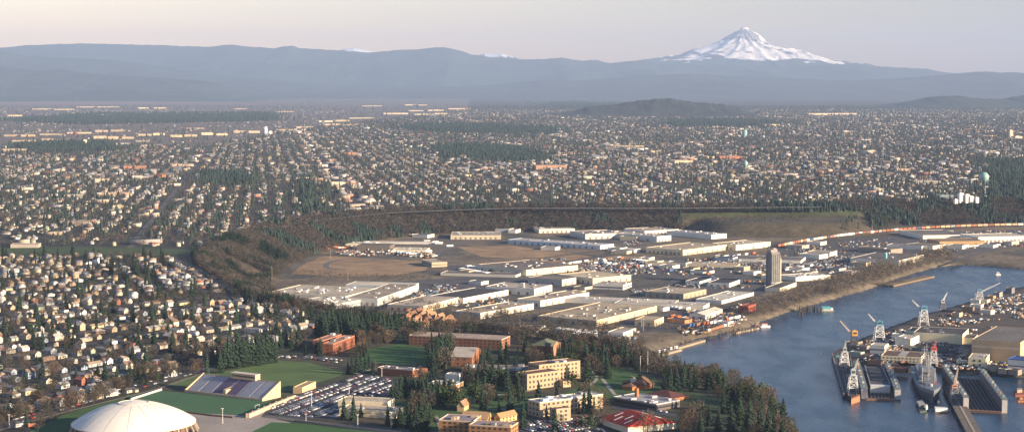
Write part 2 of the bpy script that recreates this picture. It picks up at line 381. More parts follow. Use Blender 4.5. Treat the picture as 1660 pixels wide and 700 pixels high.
def hood():
    D = 49500.; k = D/FPX; q_ = D/80000.
    R = np.array([(0,0),(6,1.5),(11,6),(26,16),(33,24),(56,31),(86,41),(116,50),(141,57),(200,64),(300,80),(460,110)])*k
    L = np.array([(0,0),(4,1.5),(9,7),(14,9),(20,13),(26,16),(39,24),(64,33),(88,39),(98,42),(104,46),(144,53),(200,62),(300,80),(460,110)])*k
    n = 460; h = 330*k
    xs = np.linspace(-h, h, n); gx, gy = np.meshgrid(xs, xs); r = np.hypot(gx, gy)+1e-6; c = gx/r
    # craggier: warp the radius
    ang = np.arctan2(gy, gx)
    wx = (fbm(gx/(5200*q_), gy/(5200*q_), 4, 50)-.5)*5200*q_; wy = (fbm(gx/(5200*q_), gy/(5200*q_), 4, 58)-.5)*5200*q_
    gul = ridged((gx+wx*1.3)/(4300*q_), (gy+wy*1.3)/(4300*q_), 5, 4)*.45 + ridged(ang*2.3+9+fbm(gx/(3000*q_), gy/(3000*q_), 3, 91)*1.2, r*0+3, 2, 4)*.55
    prof = np.interp(r, R[:,0], R[:,1])*(1+c)/2 + np.interp(r, L[:,0], L[:,1])*(1-c)/2
    amp = np.clip(r/(45*k), 0, 1)*np.clip(1.6-r/(260*k), 0.2, 1)*21*k
    spur = (gul-.62)*amp + (ridged((gx+wx*.5)/(1100*q_), (gy+wy*.5)/(1100*q_), 6, 12)-.6)*6.5*k*np.clip(r/(16*k), .12, 1)
    z = CAMZ + 91*k - prof + spur
    zc = 720*1.0
    z = np.maximum(z, 100)
    V = np.column_stack([((1204-830)/FPX*D+gx).ravel(), (D+gy).ravel(), z.ravel()])
    i = np.arange((n-1)*(n-1)); rr, q = i//(n-1), i % (n-1); a = rr*n+q
    F = np.stack([a, a+1, a+n+1, a+n], 1)
    gz = np.gradient(z, xs[1]-xs[0]); sl = np.hypot(*gz)
    el = (z-CAMZ)/k
    nz = fbm(gx/(1500*q_), gy/(1500*q_), 5, 33)
    snow = (el + (nz-.5)*44 + (fbm(gx/(400*q_), gy/(400*q_), 3, 7)-.5)*10 > 37)
    rock = (sl > .42+(nz-.5)*.9) & (fbm(gx/(900*q_), gy/(900*q_), 4, 44) > .50) & (r > 9*k)
    c3 = np.empty(z.shape+(3,)); c3[:] = (.035,.045,.035); c3[snow] = (.98,.91,.82); c3[snow & rock] = (.26,.25,.27)
    setting(link('snow_mountain', npmesh('snow_mountain', V, F, snowf, c3.reshape(-1,3), True)))
hood()
# ------------------------------------------------------------------ haze
def haze():
    m = bpy.data.materials.new('haze'); m.use_nodes = True; N = m.node_tree.nodes; L = m.node_tree.links
    N.remove(N['Principled BSDF']); v = N.new('ShaderNodeVolumePrincipled')
    v.inputs['Color'].default_value = (HZ_COL if 'HZ_COL' in globals() else (0.470, 0.638, 0.93))+(1,)
    v.inputs['Density'].default_value = HZ_D if 'HZ_D' in globals() else 2.5e-5
    v.inputs['Anisotropy'].default_value = 0.0
    L.new(v.outputs[0], N['Material Output'].inputs['Volume'])
    b = MB().box(-34000, 34000, -4200, 66000, -20, 2120)
    o = link('haze', b.mesh('haze', m)); setting(o, 'stuff', 'thin pale blue haze lying over the whole city and the foothills', 'haze')
    o['label'] = 'thin pale blue haze lying over the whole city and the foothills'
haze()
# ------------------------------------------------------------------ tree library
leafm = mat('conifer_needles', (1,1,1), .95, .25, .06, .35, .5, 'object')
twigm = mat('bare_twigs', (1,1,1), .95, .2, .06, .25, .5, 'object')
barkm = mat('bark', (.10,.075,.055), .95)
def conifer(seed, lv=17, nb=9, shape=0.30, cone=True):
    """unit height conifer crown (1 m tall) + trunk"""
    r = random.Random(seed); c = MB(); t = MB()
    t.bar((0,0,-.02), (0,0,.93), .017, 6, .003)
    for k in range(lv):
        f = k/(lv-1); z = .07+.90*f
        R = shape/2*((1-f)**.72 if cone else math.sqrt(max(0.04,1-(2*f-1)**2)))*(.80+.4*r.random())+.008
        n = max(4, int(nb*(1-.45*f))); ph = r.random()*6.28
        for i in range(n):
            a = ph+6.283*i/n+r.uniform(-.25,.25); L = R*r.uniform(.65,1.18); dr = r.uniform(.02,.07)
            wd = L*.42+.006; ca, sa = math.cos(a), math.sin(a); h = z+r.uniform(-.02,.02)
            p0 = (0,0,h+.03); p1 = (ca*L*.6-sa*wd*.6, sa*L*.6+ca*wd*.6, h-dr*.35); p2 = (ca*L, sa*L, h-dr); p3 = (ca*L*.6+sa*wd*.6, sa*L*.6-ca*wd*.6, h-dr*.35)
            q = (ca*L*.55, sa*L*.55, h-dr-.045)
            c.add([p0,p1,p2,p3,q], [(0,1,2),(0,2,3),(0,1,4),(1,2,4),(3,4,2),(0,4,3)])
    return c.mesh('crown', leafm), t.mesh('trunk', barkm)
def bare(seed, nt_=420, w=.75, low=.22):
    r = random.Random(seed); c = MB(); t = MB()
    t.bar((0,0,-.02), (0,0,.42), .022, 6, .014)
    limbs = []
    for i in range(8):
        a = 6.283*i/8+r.uniform(-.4,.4); el = r.uniform(.55,1.25); L = r.uniform(.3,.5)
        b = np.array([math.cos(a)*math.cos(el)*L, math.sin(a)*math.cos(el)*L, .28+.012*i*3+math.sin(el)*L*.95]); s = np.array([0,0,.22+.03*i])
        t.bar(s, b, .010, 4, .004); limbs.append((s, b))
    for i in range(nt_):
        # points through an ellipsoid, denser towards the rim
        while 1:
            p = np.array([r.uniform(-1,1), r.uniform(-1,1), r.uniform(-1,1)])
            if p@p < 1 and p@p > .12: break
        o = np.array([p[0]*w/2, p[1]*w/2, low+(1-low)/2+p[2]*(1-low)/2])
        d = p*np.array([w,w,1.1]) + np.array([r.uniform(-.4,.4), r.uniform(-.4,.4), .55]); d /= np.linalg.norm(d)
        L = r.uniform(.05,.11); e = o+d*L
        sd = np.cross(d, [r.uniform(-1,1), r.uniform(-1,1), r.uniform(-1,1)]); sd /= np.linalg.norm(sd)+1e-9
        wd = r.uniform(.008,.017); m1 = (o+e)/2+sd*wd*1.4
        c.add([o-sd*wd, o+sd*wd, e], [(0,1,2)])
        c.add([o+sd*L*.25, m1, e+sd*L*.5], [(0,1,2)])
    return c.mesh('crown', twigm), t.mesh('trunk', barkm)
def leafy(seed, n=330):
    r = random.Random(seed); c = MB(); t = MB(); t.bar((0,0,-.02), (0,0,.5), .03, 6, .012)
    cl = [(r.uniform(-.26,.26), r.uniform(-.26,.26), r.uniform(.35,.82), r.uniform(.13,.22)) for _ in range(11)]
    for i in range(n):
        x, y, z, R = r.choice(cl); a, b = r.uniform(0,6.28), math.acos(r.uniform(-1,1))
        d = np.array([math.sin(b)*math.cos(a), math.sin(b)*math.sin(a), math.cos(b)]); o = np.array([x,y,z])+d*R*r.uniform(.7,1.05)
        u = np.cross(d, [r.random(), r.random(), .3]); u /= np.linalg.norm(u); v = np.cross(d, u); s = r.uniform(.03,.055)
        c.add([o-u*s, o+v*s*.8, o+u*s, o-v*s*.8+d*s*.4], [(0,1,2,3)])
    return c.mesh('crown', leafm), t.mesh('trunk', barkm)
CONI = [conifer(i, 17, 9, sh) for i, sh in ((1,.36),(2,.30),(3,.42),(4,.33),(5,.5))]
BARE = [bare(10+i) for i in range(5)]
LEAFY = [leafy(30+i) for i in range(3)]
NT = {'fir': 0, 'bare': 0, 'leafy': 0}
def tree(kind, x, y, z, h, label_head, label_tail, group):
    """kind: fir / bare / leafy; name says the kind"""
    lib = {'fir': CONI, 'bare': BARE, 'leafy': LEAFY}[kind]; NT[kind] += 1
    cr, tr = random.choice(lib)
    o = thing({'fir':'fir_tree','bare':'bare_tree','leafy':'evergreen_tree'}[kind], '', {'fir':'fir tree','bare':'bare tree','leafy':'evergreen tree'}[kind], (float(x), float(y), float(z)), random.uniform(0, 6.28), group)
    ws = random.uniform(.85, 1.2); o.scale = (h*ws, h*ws, h)
    g = random.uniform(.75, 1.3)
    if kind == 'fir': col = (.026*g, .050*g, .030*g)
    elif kind == 'leafy': col = (.040*g, .060*g, .022*g)
    else: col = random.choice([(.080,.067,.050), (.098,.078,.056), (.070,.062,.052), (.115,.078,.05)]); col = tuple(v*g for v in col)
    link('crown', cr, o, color=col); link('trunk', tr, o)
    pend(o, label_head, label_tail); return o
# ------------------------------------------------------------------ house library (local x along the ridge)
def gable(mb, mw, x0, x1, y0, y1, h, rise, ov=.5):
    ym = (y0+y1)/2
    mw.box(x0, x1, y0, y1, 0, h)
    mw.add([(x0,y0,h),(x0,y1,h),(x0,ym,h+rise),(x1,y0,h),(x1,y1,h),(x1,ym,h+rise)], [(0,2,1),(3,4,5),(0,3,5,2),(1,2,5,4)])
    k = rise/((y1-y0)/2); a = h-ov*k+.12
    v = []
    for x in (x0-ov, x1+ov):
        v += [(x,y0-ov,a),(x,ym,h+rise+.12),(x,y1+ov,a),(x,y1+ov,a+.22),(x,ym,h+rise+.34),(x,y0-ov,a+.22)]
    mb.add(v, [(0,1,7,6),(1,2,8,7),(2,3,9,8),(3,4,10,9),(4,5,11,10),(5,0,6,11),(0,5,4,1),(1,4,3,2),(6,7,10,11),(7,8,9,10)])
def hip(mb, mw, x0, x1, y0, y1, h, rise, ov=.6, q=None):
    mw.box(x0, x1, y0, y1, 0, h); q = q or (y1-y0)/2
    mb.add([(x0-ov,y0-ov,h),(x1+ov,y0-ov,h),(x1+ov,y1+ov,h),(x0-ov,y1+ov,h),(x0+q,(y0+y1)/2,h+rise),(x1-q,(y0+y1)/2,h+rise)],
           [(3,2,1,0),(0,1,5,4),(1,2,5),(2,3,4,5),(3,0,4)])
HV = []
def _hv(kind, f):
    w_, r_ = MB(), MB(); ch = f(r_, w_); HV.append((kind, w_.mesh('wall', paint), r_.mesh('roof', shingle), MB().box(*ch).mesh('chimney', brickm) if ch else None, w_, r_))
_hv('gabled', lambda r, w: (gable(r, w, -5.5, 5.5, -4, 4, 3.6, 2.6), (-2.2,-1.4, 1, 1.8, 3, 7.2))[1])
_hv('hip-roofed', lambda r, w: (hip(r, w, -6, 6, -4.5, 4.5, 3.2, 2.3), (1.5, 2.3, -.4, .4, 3, 6.4))[1])
_hv('L-shaped', lambda r, w: (gable(r, w, -7, 7, -3.5, 3.5, 3.1, 1.7), gable(r, w, 2.0, 7.0, -7.5, -3.4, 2.9, 1.2), (-3,-2.2,-.3,.5,3,5.6))[2])
_hv('two-storey', lambda r, w: (gable(r, w, -4.8, 4.8, -3.8, 3.8, 5.8, 2.7), (2.2, 3.0, -.4, .4, 5, 9.4))[1])
def _cross(r, w):
    gable(r, w, -5, 5, -3.8, 3.8, 3.8, 2.8)
    m, n = MB(), MB(); gable(m, n, 0, 5.2, -2.6, 2.6, 3.4, 2.1)       # turned a quarter for the front gable
    for s, d in ((m, r), (n, w)): d.add([(p[1], -p[0]-.1, p[2]) for p in s.v], s.f)
    return (-3.6,-2.9,-.3,.4,3,7.6)
_hv('cross-gabled', _cross)
_hv('ranch-style', lambda r, w: (gable(r, w, -9, 9, -4, 4, 2.9, 1.6), (3, 3.9, -.4, .5, 3, 5.4))[1])
WALLC = [('white',(.80,.77,.70)), ('cream',(.64,.56,.40)), ('beige',(.46,.39,.30)), ('pale grey',(.40,.40,.39)), ('tan',(.42,.31,.20)), ('blue-grey',(.30,.36,.42)), ('pale yellow',(.60,.50,.27)), ('brown',(.20,.13,.09)), ('brick red',(.32,.12,.08)), ('sage green',(.30,.36,.25))]
WALLW = [23, 20, 18, 13, 12, 8, 4, 7, 4, 5]
ROOFC = [('grey',(.24,.235,.23)), ('brown',(.20,.14,.10)), ('dark',(.07,.07,.075)), ('pale',(.44,.40,.35)), ('reddish',(.30,.12,.08)), ('tan',(.35,.27,.19))]
ROOFW = [32, 22, 16, 20, 3, 12]
winmesh = MB().box(-.55,.55,-.06,.06,-.65,.65).mesh('window', glassm)
doormesh = MB().box(-.5,.5,-.07,.07,0,2.05).mesh('door', paint)
def house(x, y, z, rz, vi, wi, ri, s, tail, detail):
    kind, wm, rm, cm, _, _ = HV[vi]
    o = thing('house', '', 'house', (float(x), float(y), float(z)), rz, 'neighbourhood houses'); o.scale = (s, s, s)
    link('wall', wm, o, color=WALLC[wi][1]); link('roof', rm, o, color=ROOFC[ri][1])
    if cm and detail >= 1: link('chimney', cm, o, color=(.25,.13,.09))
    if detail >= 2:
        hx = {0:5.5,1:6,2:7,3:4.8,4:5,5:9}[vi]; hy = {0:4,1:4.5,2:3.5,3:3.8,4:3.8,5:4}[vi]
        fl = [1.7, 4.4] if vi == 3 else [1.8]
        for zz in fl:
            for sy in (-1, 1):
                for px_ in (-.6, .55):
                    q = link('window', winmesh, o, (px_*hx, sy*(hy+.03), zz)); q.scale = (1.3, 1, 1)
            for sx_ in (-1, 1):
                q = link('window', winmesh, o, (sx_*(hx+.03), .35*hy, zz), math.pi/2)
        link('door', doormesh, o, (0.1*hx if vi != 4 else 3.3, -(hy+.04), .25), color=random.choice([(.3,.06,.04),(.5,.48,.42),(.1,.15,.2),(.2,.1,.05)]))
    pend(o, f'{WALLC[wi][0]} {kind} house, {ROOFC[ri][0]} roof,', tail); return o
# ------------------------------------------------------------------ merged masses (beyond the 300 that show largest)
def merge(name, tmpl, X, Y, Z, RZ, S, cols, material, SZ=None):
    """tmpl: list of (V, tris F, colour-slot per vertex); one chosen per point"""
    n = len(X); pick = rng.integers(0, len(tmpl), n); VV, FF, CC = [], [], []; off = 0
    SZ = S if SZ is None else SZ
    for k, (V, F, sl_) in enumerate(tmpl):
        I = np.nonzero(pick == k)[0]
        if not len(I): continue
        c, s = np.cos(RZ[I])[:,None], np.sin(RZ[I])[:,None]
        vx, vy, vz = V[:,0][None]*S[I][:,None], V[:,1][None]*S[I][:,None], V[:,2][None]*SZ[I][:,None]
        P = np.stack([X[I][:,None]+vx*c-vy*s, Y[I][:,None]+vx*s+vy*c, Z[I][:,None]+vz], -1)
        VV.append(P.reshape(-1,3)); FF.append((F[None]+(np.arange(len(I))*len(V))[:,None,None]+off).reshape(-1,3)); off += len(I)*len(V)
        CC.append(np.stack([cols[j][I] for j in range(len(cols))], 1)[:, sl_].reshape(-1,3))
    return link(name, npmesh(name, np.concatenate(VV), np.concatenate(FF), material, np.concatenate(CC)))
def tri(F):
    o = []
    for f in F:
        for i in range(1, len(f)-1): o.append((f[0], f[i], f[i+1]))
    return o
HT = []
for kind, wm, rm, cm, w_, r_ in HV:
    # plain versions for distance: drop bottom faces
    V = np.array(w_.v+r_.v); F = [f for f in w_.f if not all(w_.v[i][2] == 0 for i in f)]; F = tri(F)+[tuple(i+len(w_.v) for i in f) for f in tri(r_.f)]
    HT.append((V, np.array(F), np.array([0]*len(w_.v)+[1]*len(r_.v))))
def _farh(L, W, h, r):
    V = np.array([(-L,-W,0),(L,-W,0),(L,W,0),(-L,W,0),(-L,-W,h),(L,-W,h),(L,W,h),(-L,W,h),(-L,0,h+r),(L,0,h+r),
                  (-L-.5,-W-.5,h-.2),(L+.5,-W-.5,h-.2),(L+.5,0,h+r+.1),(-L-.5,0,h+r+.1),(-L-.5,W+.5,h-.2),(L+.5,W+.5,h-.2)], float)
    F = tri([(0,1,5,4),(1,2,6,5),(2,3,7,6),(3,0,4,7),(5,6,9),(7,4,8),(10,11,12,13),(13,12,15,14)])
    return V, np.array(F), np.array([0]*10+[1]*6)
HF = [_farh(5.5,4,4,2.6), _farh(7,4.5,3.2,2), _farh(5,4,5.8,2.6)]
def _fcon(seed, n=7, sh=.19):
    r = random.Random(seed); V, F = [], []
    for (z0, z1, R) in ((.06,.55,sh),(.32,.8,sh*.75),(.6,1.0,sh*.45)):
        k = len(V); V.append((r.uniform(-.02,.02),r.uniform(-.02,.02),z1))
        for i in range(n):
            a = 6.283*i/n; rr = R*r.uniform(.7,1.25); V.append((rr*math.cos(a), rr*math.sin(a), z0+r.uniform(-.04,.04)))
        F += [(k, k+1+i, k+1+(i+1)%n) for i in range(n)]
    return np.array(V), np.array(F), np.zeros(len(V), int)
FC = [_fcon(i) for i in range(5)]
def _fbare(seed, n=34, big=.11, w=.8):
    r = random.Random(seed); V, F = [], []
    V += [(-.02,0,0),(.02,0,0),(0,0,.5)]; F.append((0,1,2))
    for i in range(n):
        while 1:
            p = np.array([r.uniform(-1,1) for _ in range(3)])
            if .15 < p@p < 1: break
        o = np.array([p[0]*w/2, p[1]*w/2, .58+p[2]*.42]); k = len(V)
        for j in range(3): V.append(tuple(o+np.array([r.uniform(-1,1) for _ in range(3)])*big))
        F.append((k,k+1,k+2))
    return np.array(V), np.array(F), np.zeros(len(V), int)
FB = [_fbare(i) for i in range(6)]
FBN = [_fbare(20+i, 120, .06) for i in range(5)]       # finer, for nearer ones
FCN = []
for cr, tr in CONI[:4]:
    V = np.array([v.co[:] for v in cr.vertices]); F = np.array(tri([tuple(p.vertices) for p in cr.polygons])); 
    keep = rng.random(len(F)) < .55; FCN.append((V, F[keep], np.zeros(len(V), int)))
def region(poly, n, z):
    W = np.array([G(a, b, z) for a, b in poly]); lo, hi = W.min(0), W.max(0); out = np.zeros((0,2))
    while len(out) < n:
        P = lo+(hi-lo)*rng.random((4000,2)); q = np.stack(PJ(P[:,0], P[:,1], z), 1); out = np.concatenate([out, P[inpoly(q, poly)]])
    return out[:n]
# ------------------------------------------------------------------ setting sheets: fields, roads, lots
asph = (.055,.055,.06)
NEIGH = [(-90,414),(265,414),(285,424),(395,483),(470,501),(505,512),(512,532),(470,550),(380,566),(318,592),(250,625),(120,664),(0,700),(-90,726)]
def wline(a, b): return [tuple(G(*a)), tuple(G(*b))]
sheet('park_strip', [(-60,401),(20,401),(180,401),(300,404),(318,409),(270,414),(120,416),(-60,416)], (.045,.075,.022), dz=.3)
sheet('stadium_turf', [(205,640),(262,633),(445,652),(399,672),(290,668),(200,655)], (.050,.125,.052), n1=.08, n2=.06)
sheet('practice_field', [(262,626),(300,612),(337,606),(400,595),(440,583),(500,587),(556,602),(552,609),(470,633),(440,636),(320,624)], (.085,.135,.038), n1=.22)
sheet('plaza', [(255,660),(300,668),(399,673),(440,655),(455,658),(428,674),(470,684),(520,706),(330,706),(300,690),(250,690)], (.30,.26,.22), dz=.10)
sheet('parking_lot', [(424,674),(437,658),(583,606),(640,612),(640,641),(560,668),(545,681),(470,678)], asph, dz=.18)
sheet('quad_lawn', [(590,566),(650,557),(700,566),(697,588),(640,592),(585,585)], (.046,.112,.026), dz=.14)
sheet('ball_field', [(395,706),(440,684),(560,688),(690,703),(690,712),(395,712)], (.046,.112,.028), dz=.14)
sheet('arena_lawn', [(40,703),(80,682),(112,668),(180,650),(212,642),(150,690),(96,712),(40,712)], (.052,.104,.028), dz=.12)
sheet('campus_lawn', [(745,625),(800,612),(835,640),(905,640),(960,618),(1010,640),(985,655),(955,640),(860,660),(845,672),(745,672)], (.048,.104,.028), dz=.12)
sheet('campus_lawn', [(945,598),(1000,596),(1060,612),(1080,640),(1000,636),(955,615)], (.046,.10,.026), dz=.15)
sheet('campus_lawn', [(590,640),(640,650),(760,650),(760,706),(690,706),(640,672)], (.046,.092,.026), dz=.10)
sheet('south_lot', [(850,690),(880,676),(980,672),(985,706),(830,706)], asph, dz=.18)
sheet('commons_lot', [(1000,652),(1090,668),(1100,676),(985,662)], asph, dz=.17)
sheet('bluff_lawn', [(1080,628),(1130,636),(1200,650),(1160,662),(1085,650)], (.045,.07,.025), dz=.16)
sheet('river_lot', [(915,541),(975,533),(985,548),(925,553)], asph, z=IZ, dz=.3)
pathc = (.33,.29,.24)
BLVD, _ = road('boulevard', [(-40,704),(6,689),(120,655),(200,633),(314,603),(380,588),(446,577),(500,577),(560,584)], 13, (.075,.072,.072))
road('boulevard_path', [(-40,709),(60,679),(212,641),(262,629),(330,604)], 3, (.2,.17,.13), dz=.22)
road('bluff_road', [(262,414),(300,428),(340,448),(380,470),(430,492),(500,512),(560,523)], 15, (.13,.125,.12))
road('crescent_road', [(190,424),(225,447),(262,474),(300,486),(340,482)], 9, (.085,.08,.08))
road('crescent_road', [(232,420),(270,440),(310,462),(350,478),(400,490)], 8, (.09,.085,.08))
road('bluff_top_road', [(405,382),(440,372),(485,362),(560,352),(640,345),(740,341),(830,338),(960,338),(1100,338),(1200,337),(1330,336)], 13, (.26,.235,.20), dz=.6)
road('campus_drive', [(428,674),(475,680),(560,690),(660,697),(760,706)], 8, (.12,.11,.10))
for L in ([(936,637),(975,612),(960,600)], [(975,612),(997,640)], [(800,640),(846,640),(870,630)], [(690,600),(650,592),(600,597),(575,606)], [(705,672),(716,690),(712,706)], [(745,660),(800,668),(850,662)]):
    road('campus_path', L, 3.2, pathc, dz=.25)
road('river_plain_road', [(900,452),(1000,470),(1060,456),(1110,440),(1160,436)], 12, (.10,.095,.09), z=IZ, dz=.3)
road('river_plain_road', [(640,455),(760,465),(900,487),(1010,492),(1060,478),(1110,446)], 14, (.09,.085,.08), z=IZ, dz=.32)
road('river_plain_road', [(880,418),(960,408),(1040,396),(1130,391),(1190,384)], 10, (.16,.15,.13), z=IZ, dz=.3)
road('river_plain_road', [(700,420),(800,418),(880,418),(980,430),(1060,440)], 9, (.15,.14,.125), z=IZ, dz=.3)
road('river_plain_road', [(1000,520),(1100,500),(1200,478),(1300,452),(1400,432),(1460,420)], 12, (.095,.09,.085), z=IZ, dz=.3)
road('river_plain_road', [(1540,420),(1560,405),(1610,396),(1700,388)], 14, (.12,.115,.11), z=IZ, dz=.3)
road('river_plain_road', [(1540,428),(1580,412),(1640,400),(1720,396)], 9, (.12,.115,.11), z=IZ, dz=.3)
road('test_loop', [(560,420),(535,424),(527,430),(530,436),(548,438),(560,436)], 9, (.13,.125,.12), z=IZ, dz=.3)
road('test_loop', [(560,420),(590,418),(622,422),(610,424),(590,423),(575,426)], 8, (.2,.18,.15), z=IZ, dz=.34)
for P_ in ([(420,405),(480,398),(640,384),(740,378),(800,382),(760,396),(700,412),(560,412)], [(1000,396),(1060,392),(1100,402),(1040,412)]):
    sheet('gravel_yard', P_, (.14,.115,.085), z=IZ, dz=.16, n1=.3, n2=.25, mname='gravel')
for P_ in ([(480,400),(560,396),(720,408),(715,416),(600,414),(500,406)], [(620,458),(770,448),(850,446),(940,458),(1010,470),(960,478),(860,478),(640,480)], [(720,430),(800,430),(830,440),(760,447),(730,440)],
           [(960,424),(1110,416),(1210,430),(1210,446),(1100,452),(1000,446)], [(1040,470),(1240,452),(1260,470),(1180,492),(1060,488)], [(1000,520),(1100,504),(1210,492),(1200,512),(1120,536),(1010,540)],
           [(1260,400),(1400,386),(1640,372),(1760,376),(1700,392),(1500,420),(1400,436),(1290,440),(1250,425)]):
    sheet('paved_yard', P_, (.085,.08,.078), z=IZ, dz=.14, n1=.25, n2=.2, mname='paved')
for P_ in ([(400,420),(430,410),(560,416),(700,424),(690,438),(640,446),(560,448),(430,442),(395,434)], [(740,400),(830,398),(960,416),(900,426),(780,416)], [(930,424),(1000,414),(1080,418),(1050,432),(960,436)]):
    sheet('dry_meadow', P_, (.29,.19,.10), z=IZ, dz=.12, n1=.3, n2=.25, mname='meadow')
# ------------------------------------------------------------------ houses
HC = []      # x, y, rz, vi, wi, ri, s, tail
def addh(x, y, rz, tail, s=None, vi=None, wi=None):
    vi = random.choices(range(6), [30,22,14,12,12,10])[0] if vi is None else vi
    HC.append((x, y, rz + (math.pi if random.random() < .5 else 0), vi, random.choices(range(10), WALLW)[0] if wi is None else wi, random.choices(range(6), ROOFW)[0], s or random.uniform(.74, 1.0), tail))
def near_rows():
    th = math.radians(57); u = np.array([math.cos(th), math.sin(th)]); n = np.array([-u[1], u[0]])
    o = np.array(G(150, 655)); row = 0
    rows = []
    for k in range(-2, 26):
        for side in (-1, 1):
            a = -500
            got = False
            while a < 1500:
                a += random.uniform(16, 21)
                p = o + n*(k*62 + side*17 + random.uniform(-1.8,1.8)) + u*a
                q = PJ(*p)
                if random.random() < .14 or not inpoly(np.array([[q[0], q[1]]]), NEIGH)[0]: continue
                if sdist(np.array([p]), PLAT)[0] > -14: continue
                if CRES(p): continue
                rows.append((k, side, p))
    ks = sorted({r[0] for r in rows})
    for k, side, p in rows:
        i = ks.index(k)+1
        tail = f'in the {ordn(i)} street above the arena' if i > 1 else 'in the street nearest the arena'
        rz = th + (0 if random.random() < .45 else math.pi/2) + random.uniform(-.05,.05)
        addh(p[0], p[1], rz, tail)
    # dim lanes between
    for k in ks:
        seg = [o+n*k*62+u*t for t in range(-500, 1500, 20)]
        seg = [s for s in seg if inpoly(np.array([PJ(*s)]), NEIGH)[0] and not CRES(s)]
        if len(seg) > 3: road('side_street', None, 8, (.075,.073,.073), dz=.1, wpts=[seg[0], seg[-1]])
CPOLY = [(178,420),(262,414),(300,428),(395,483),(300,492),(232,488),(186,440)]
def CRES(p): return inpoly(np.array([PJ(*p)]), CPOLY)[0]
near_rows()
def crow(L, tail, sp=15.5, off=0):
    P = [np.array(G(*q)) for q in L]; acc = 0
    for a, b in zip(P[:-1], P[1:]):
        d = b-a; Lg = np.linalg.norm(d); d /= Lg; t = acc
        while t < Lg:
            p = a+d*t+np.array([-d[1], d[0]])*(off+random.uniform(-1,1)); addh(p[0], p[1], math.atan2(d[1], d[0])+math.pi/2*(random.random()<.75), tail, vi=random.choice([0,0,3,4,1]), wi=random.choice([0,0,1,2,2,3]))
            t += random.uniform(sp*.85, sp*1.2)
        acc = t-Lg
crow([(196,433),(215,449),(236,467),(254,485)], 'in the crescent row', 17)
crow([(224,424),(246,441),(268,458),(292,475)], 'in the middle row above the bluff road', 15)
crow([(236,421),(262,438),(286,454),(308,470)], 'in the row inside the crescent road', 15)
crow([(266,419),(290,433),(318,449),(344,466),(356,474)], 'in the row right beside the bluff road', 14)
crow([(280,440),(310,456),(330,468)], 'between the crescent and bluff road', 16)
nh_near = len(HC)
# far grid
e = np.array([-.139, .990]); nn = np.array([.990, .139])
FLATS = [(-200,150),(760,150),(760,176),(700,186),(610,197),(560,203),(440,214),(425,222),(330,238),(250,236),(150,243),(60,246),(-200,252)]
WOODS = [[(655,204),(780,203),(905,210),(900,218),(720,216),(650,210)], [(700,240),(760,236),(850,243),(905,262),(800,262),(715,256)], [(320,283),(380,278),(430,292),(400,302),(330,300)], [(1080,196),(1240,198),(1240,206),(1090,206)],
         [(20,236),(100,232),(182,233),(200,244),(60,250)], [(1500,318),(1545,322),(1600,330),(1660,320),(1700,340),(1500,345)], [(0,196),(130,186),(440,184),(450,196),(150,202)], [(485,290),(505,288),(508,350),(490,350)],
         [(1600,262),(1700,262),(1700,340),(1610,330)], [(885,166),(1080,168),(1080,176),(900,176)]]
def near_any(Q, polys):
    r = np.zeros(len(Q), bool)
    for p in polys: r |= inpoly(Q, p)
    return r
B_ = []
for (d0, d1, keep) in ((2300, 5200, .68), (5200, 8500, .54), (8500, 12500, .26), (12500, 17500, .15)):
    rr = np.arange(-d1*.56, d1*.60, 33.5); tt = np.arange(d0*.8, d1*1.1, 14.5)
    A, T = np.meshgrid(rr, tt); A = A.ravel(); T = T.ravel()
    k_ = rng.random(len(A)) < keep; A, T = A[k_], T[k_]
    P = A[:,None]*nn + T[:,None]*e + rng.normal(0, 4.5, (len(A), 2))
    P = P[(P[:,1] >= d0) & (P[:,1] < d1)]
    q = np.stack(PJ(P[:,0], P[:,1]), 1)
    ok = (q[:,0] > -260) & (q[:,0] < 1930) & (q[:,1] < 401)
    ok &= ~((q[:,0] < 330) & (q[:,1] > 399))
    P, q = P[ok], q[ok]
    ok = (sdist(P, PLAT) < -22) & ~inpoly(q, FLATS) & ~near_any(q, WOODS)
    ok &= (fbm(P[:,0]/260, P[:,1]/260, 4, 61) < .60) | (rng.random(len(P)) < .25)
    # wide avenues stay open
    a = P@nn; ok &= (np.abs((a % 402)-201) > 12)
    B_.append(P[ok])
FARP = np.concatenate(B_)
# the few hundred largest stand alone, all others are one mass
HCs = sorted(HC, key=lambda h: h[1]); 
for i, h in enumerate(HCs[:300]):
    house(h[0], h[1], PZ, h[2], h[3], h[4], h[5], h[6], h[7], 2 if i < 90 else 1)
rest = HCs[300:]
wc = np.array([c[1] for c in WALLC]); rc_ = np.array([c[1] for c in ROOFC])
X = np.array([h[0] for h in rest]); Y = np.array([h[1] for h in rest]); 
FN = FARP[FARP[:,1] < 4600]; FFr = FARP[FARP[:,1] >= 4600]
def hc(n): return wc[rng.choice(10, n, p=np.array(WALLW)/sum(WALLW))]*rng.uniform(.8,1.1,(n,1)), rc_[rng.choice(6, n, p=np.array(ROOFW)/sum(ROOFW))]*rng.uniform(.8,1.2,(n,1))
nA = len(rest)+len(FN); rzA = np.concatenate([np.array([h[2] for h in rest]), math.radians(98)+rng.integers(0,4,len(FN))*math.pi/2+rng.normal(0,.03,len(FN))])
wA, rA = hc(nA); sA = rng.uniform(.66, .98, nA)
mo = merge('house_rows', HT, np.concatenate([X, FN[:,0]]), np.concatenate([Y, FN[:,1]]), np.full(nA, PZ), rzA, sA, [wA, rA], massm)
setting(mo, 'stuff', 'dense rows of small pale houses spreading across the plateau above the brown bluff', 'houses')
fl_ = region([(-60,176),(300,178),(560,180),(560,198),(440,212),(330,232),(60,242),(-60,246)], 1500, PZ); FFr = np.concatenate([FFr, fl_[fbm(fl_[:,0]/300, fl_[:,1]/200, 3, 80) > .5]])
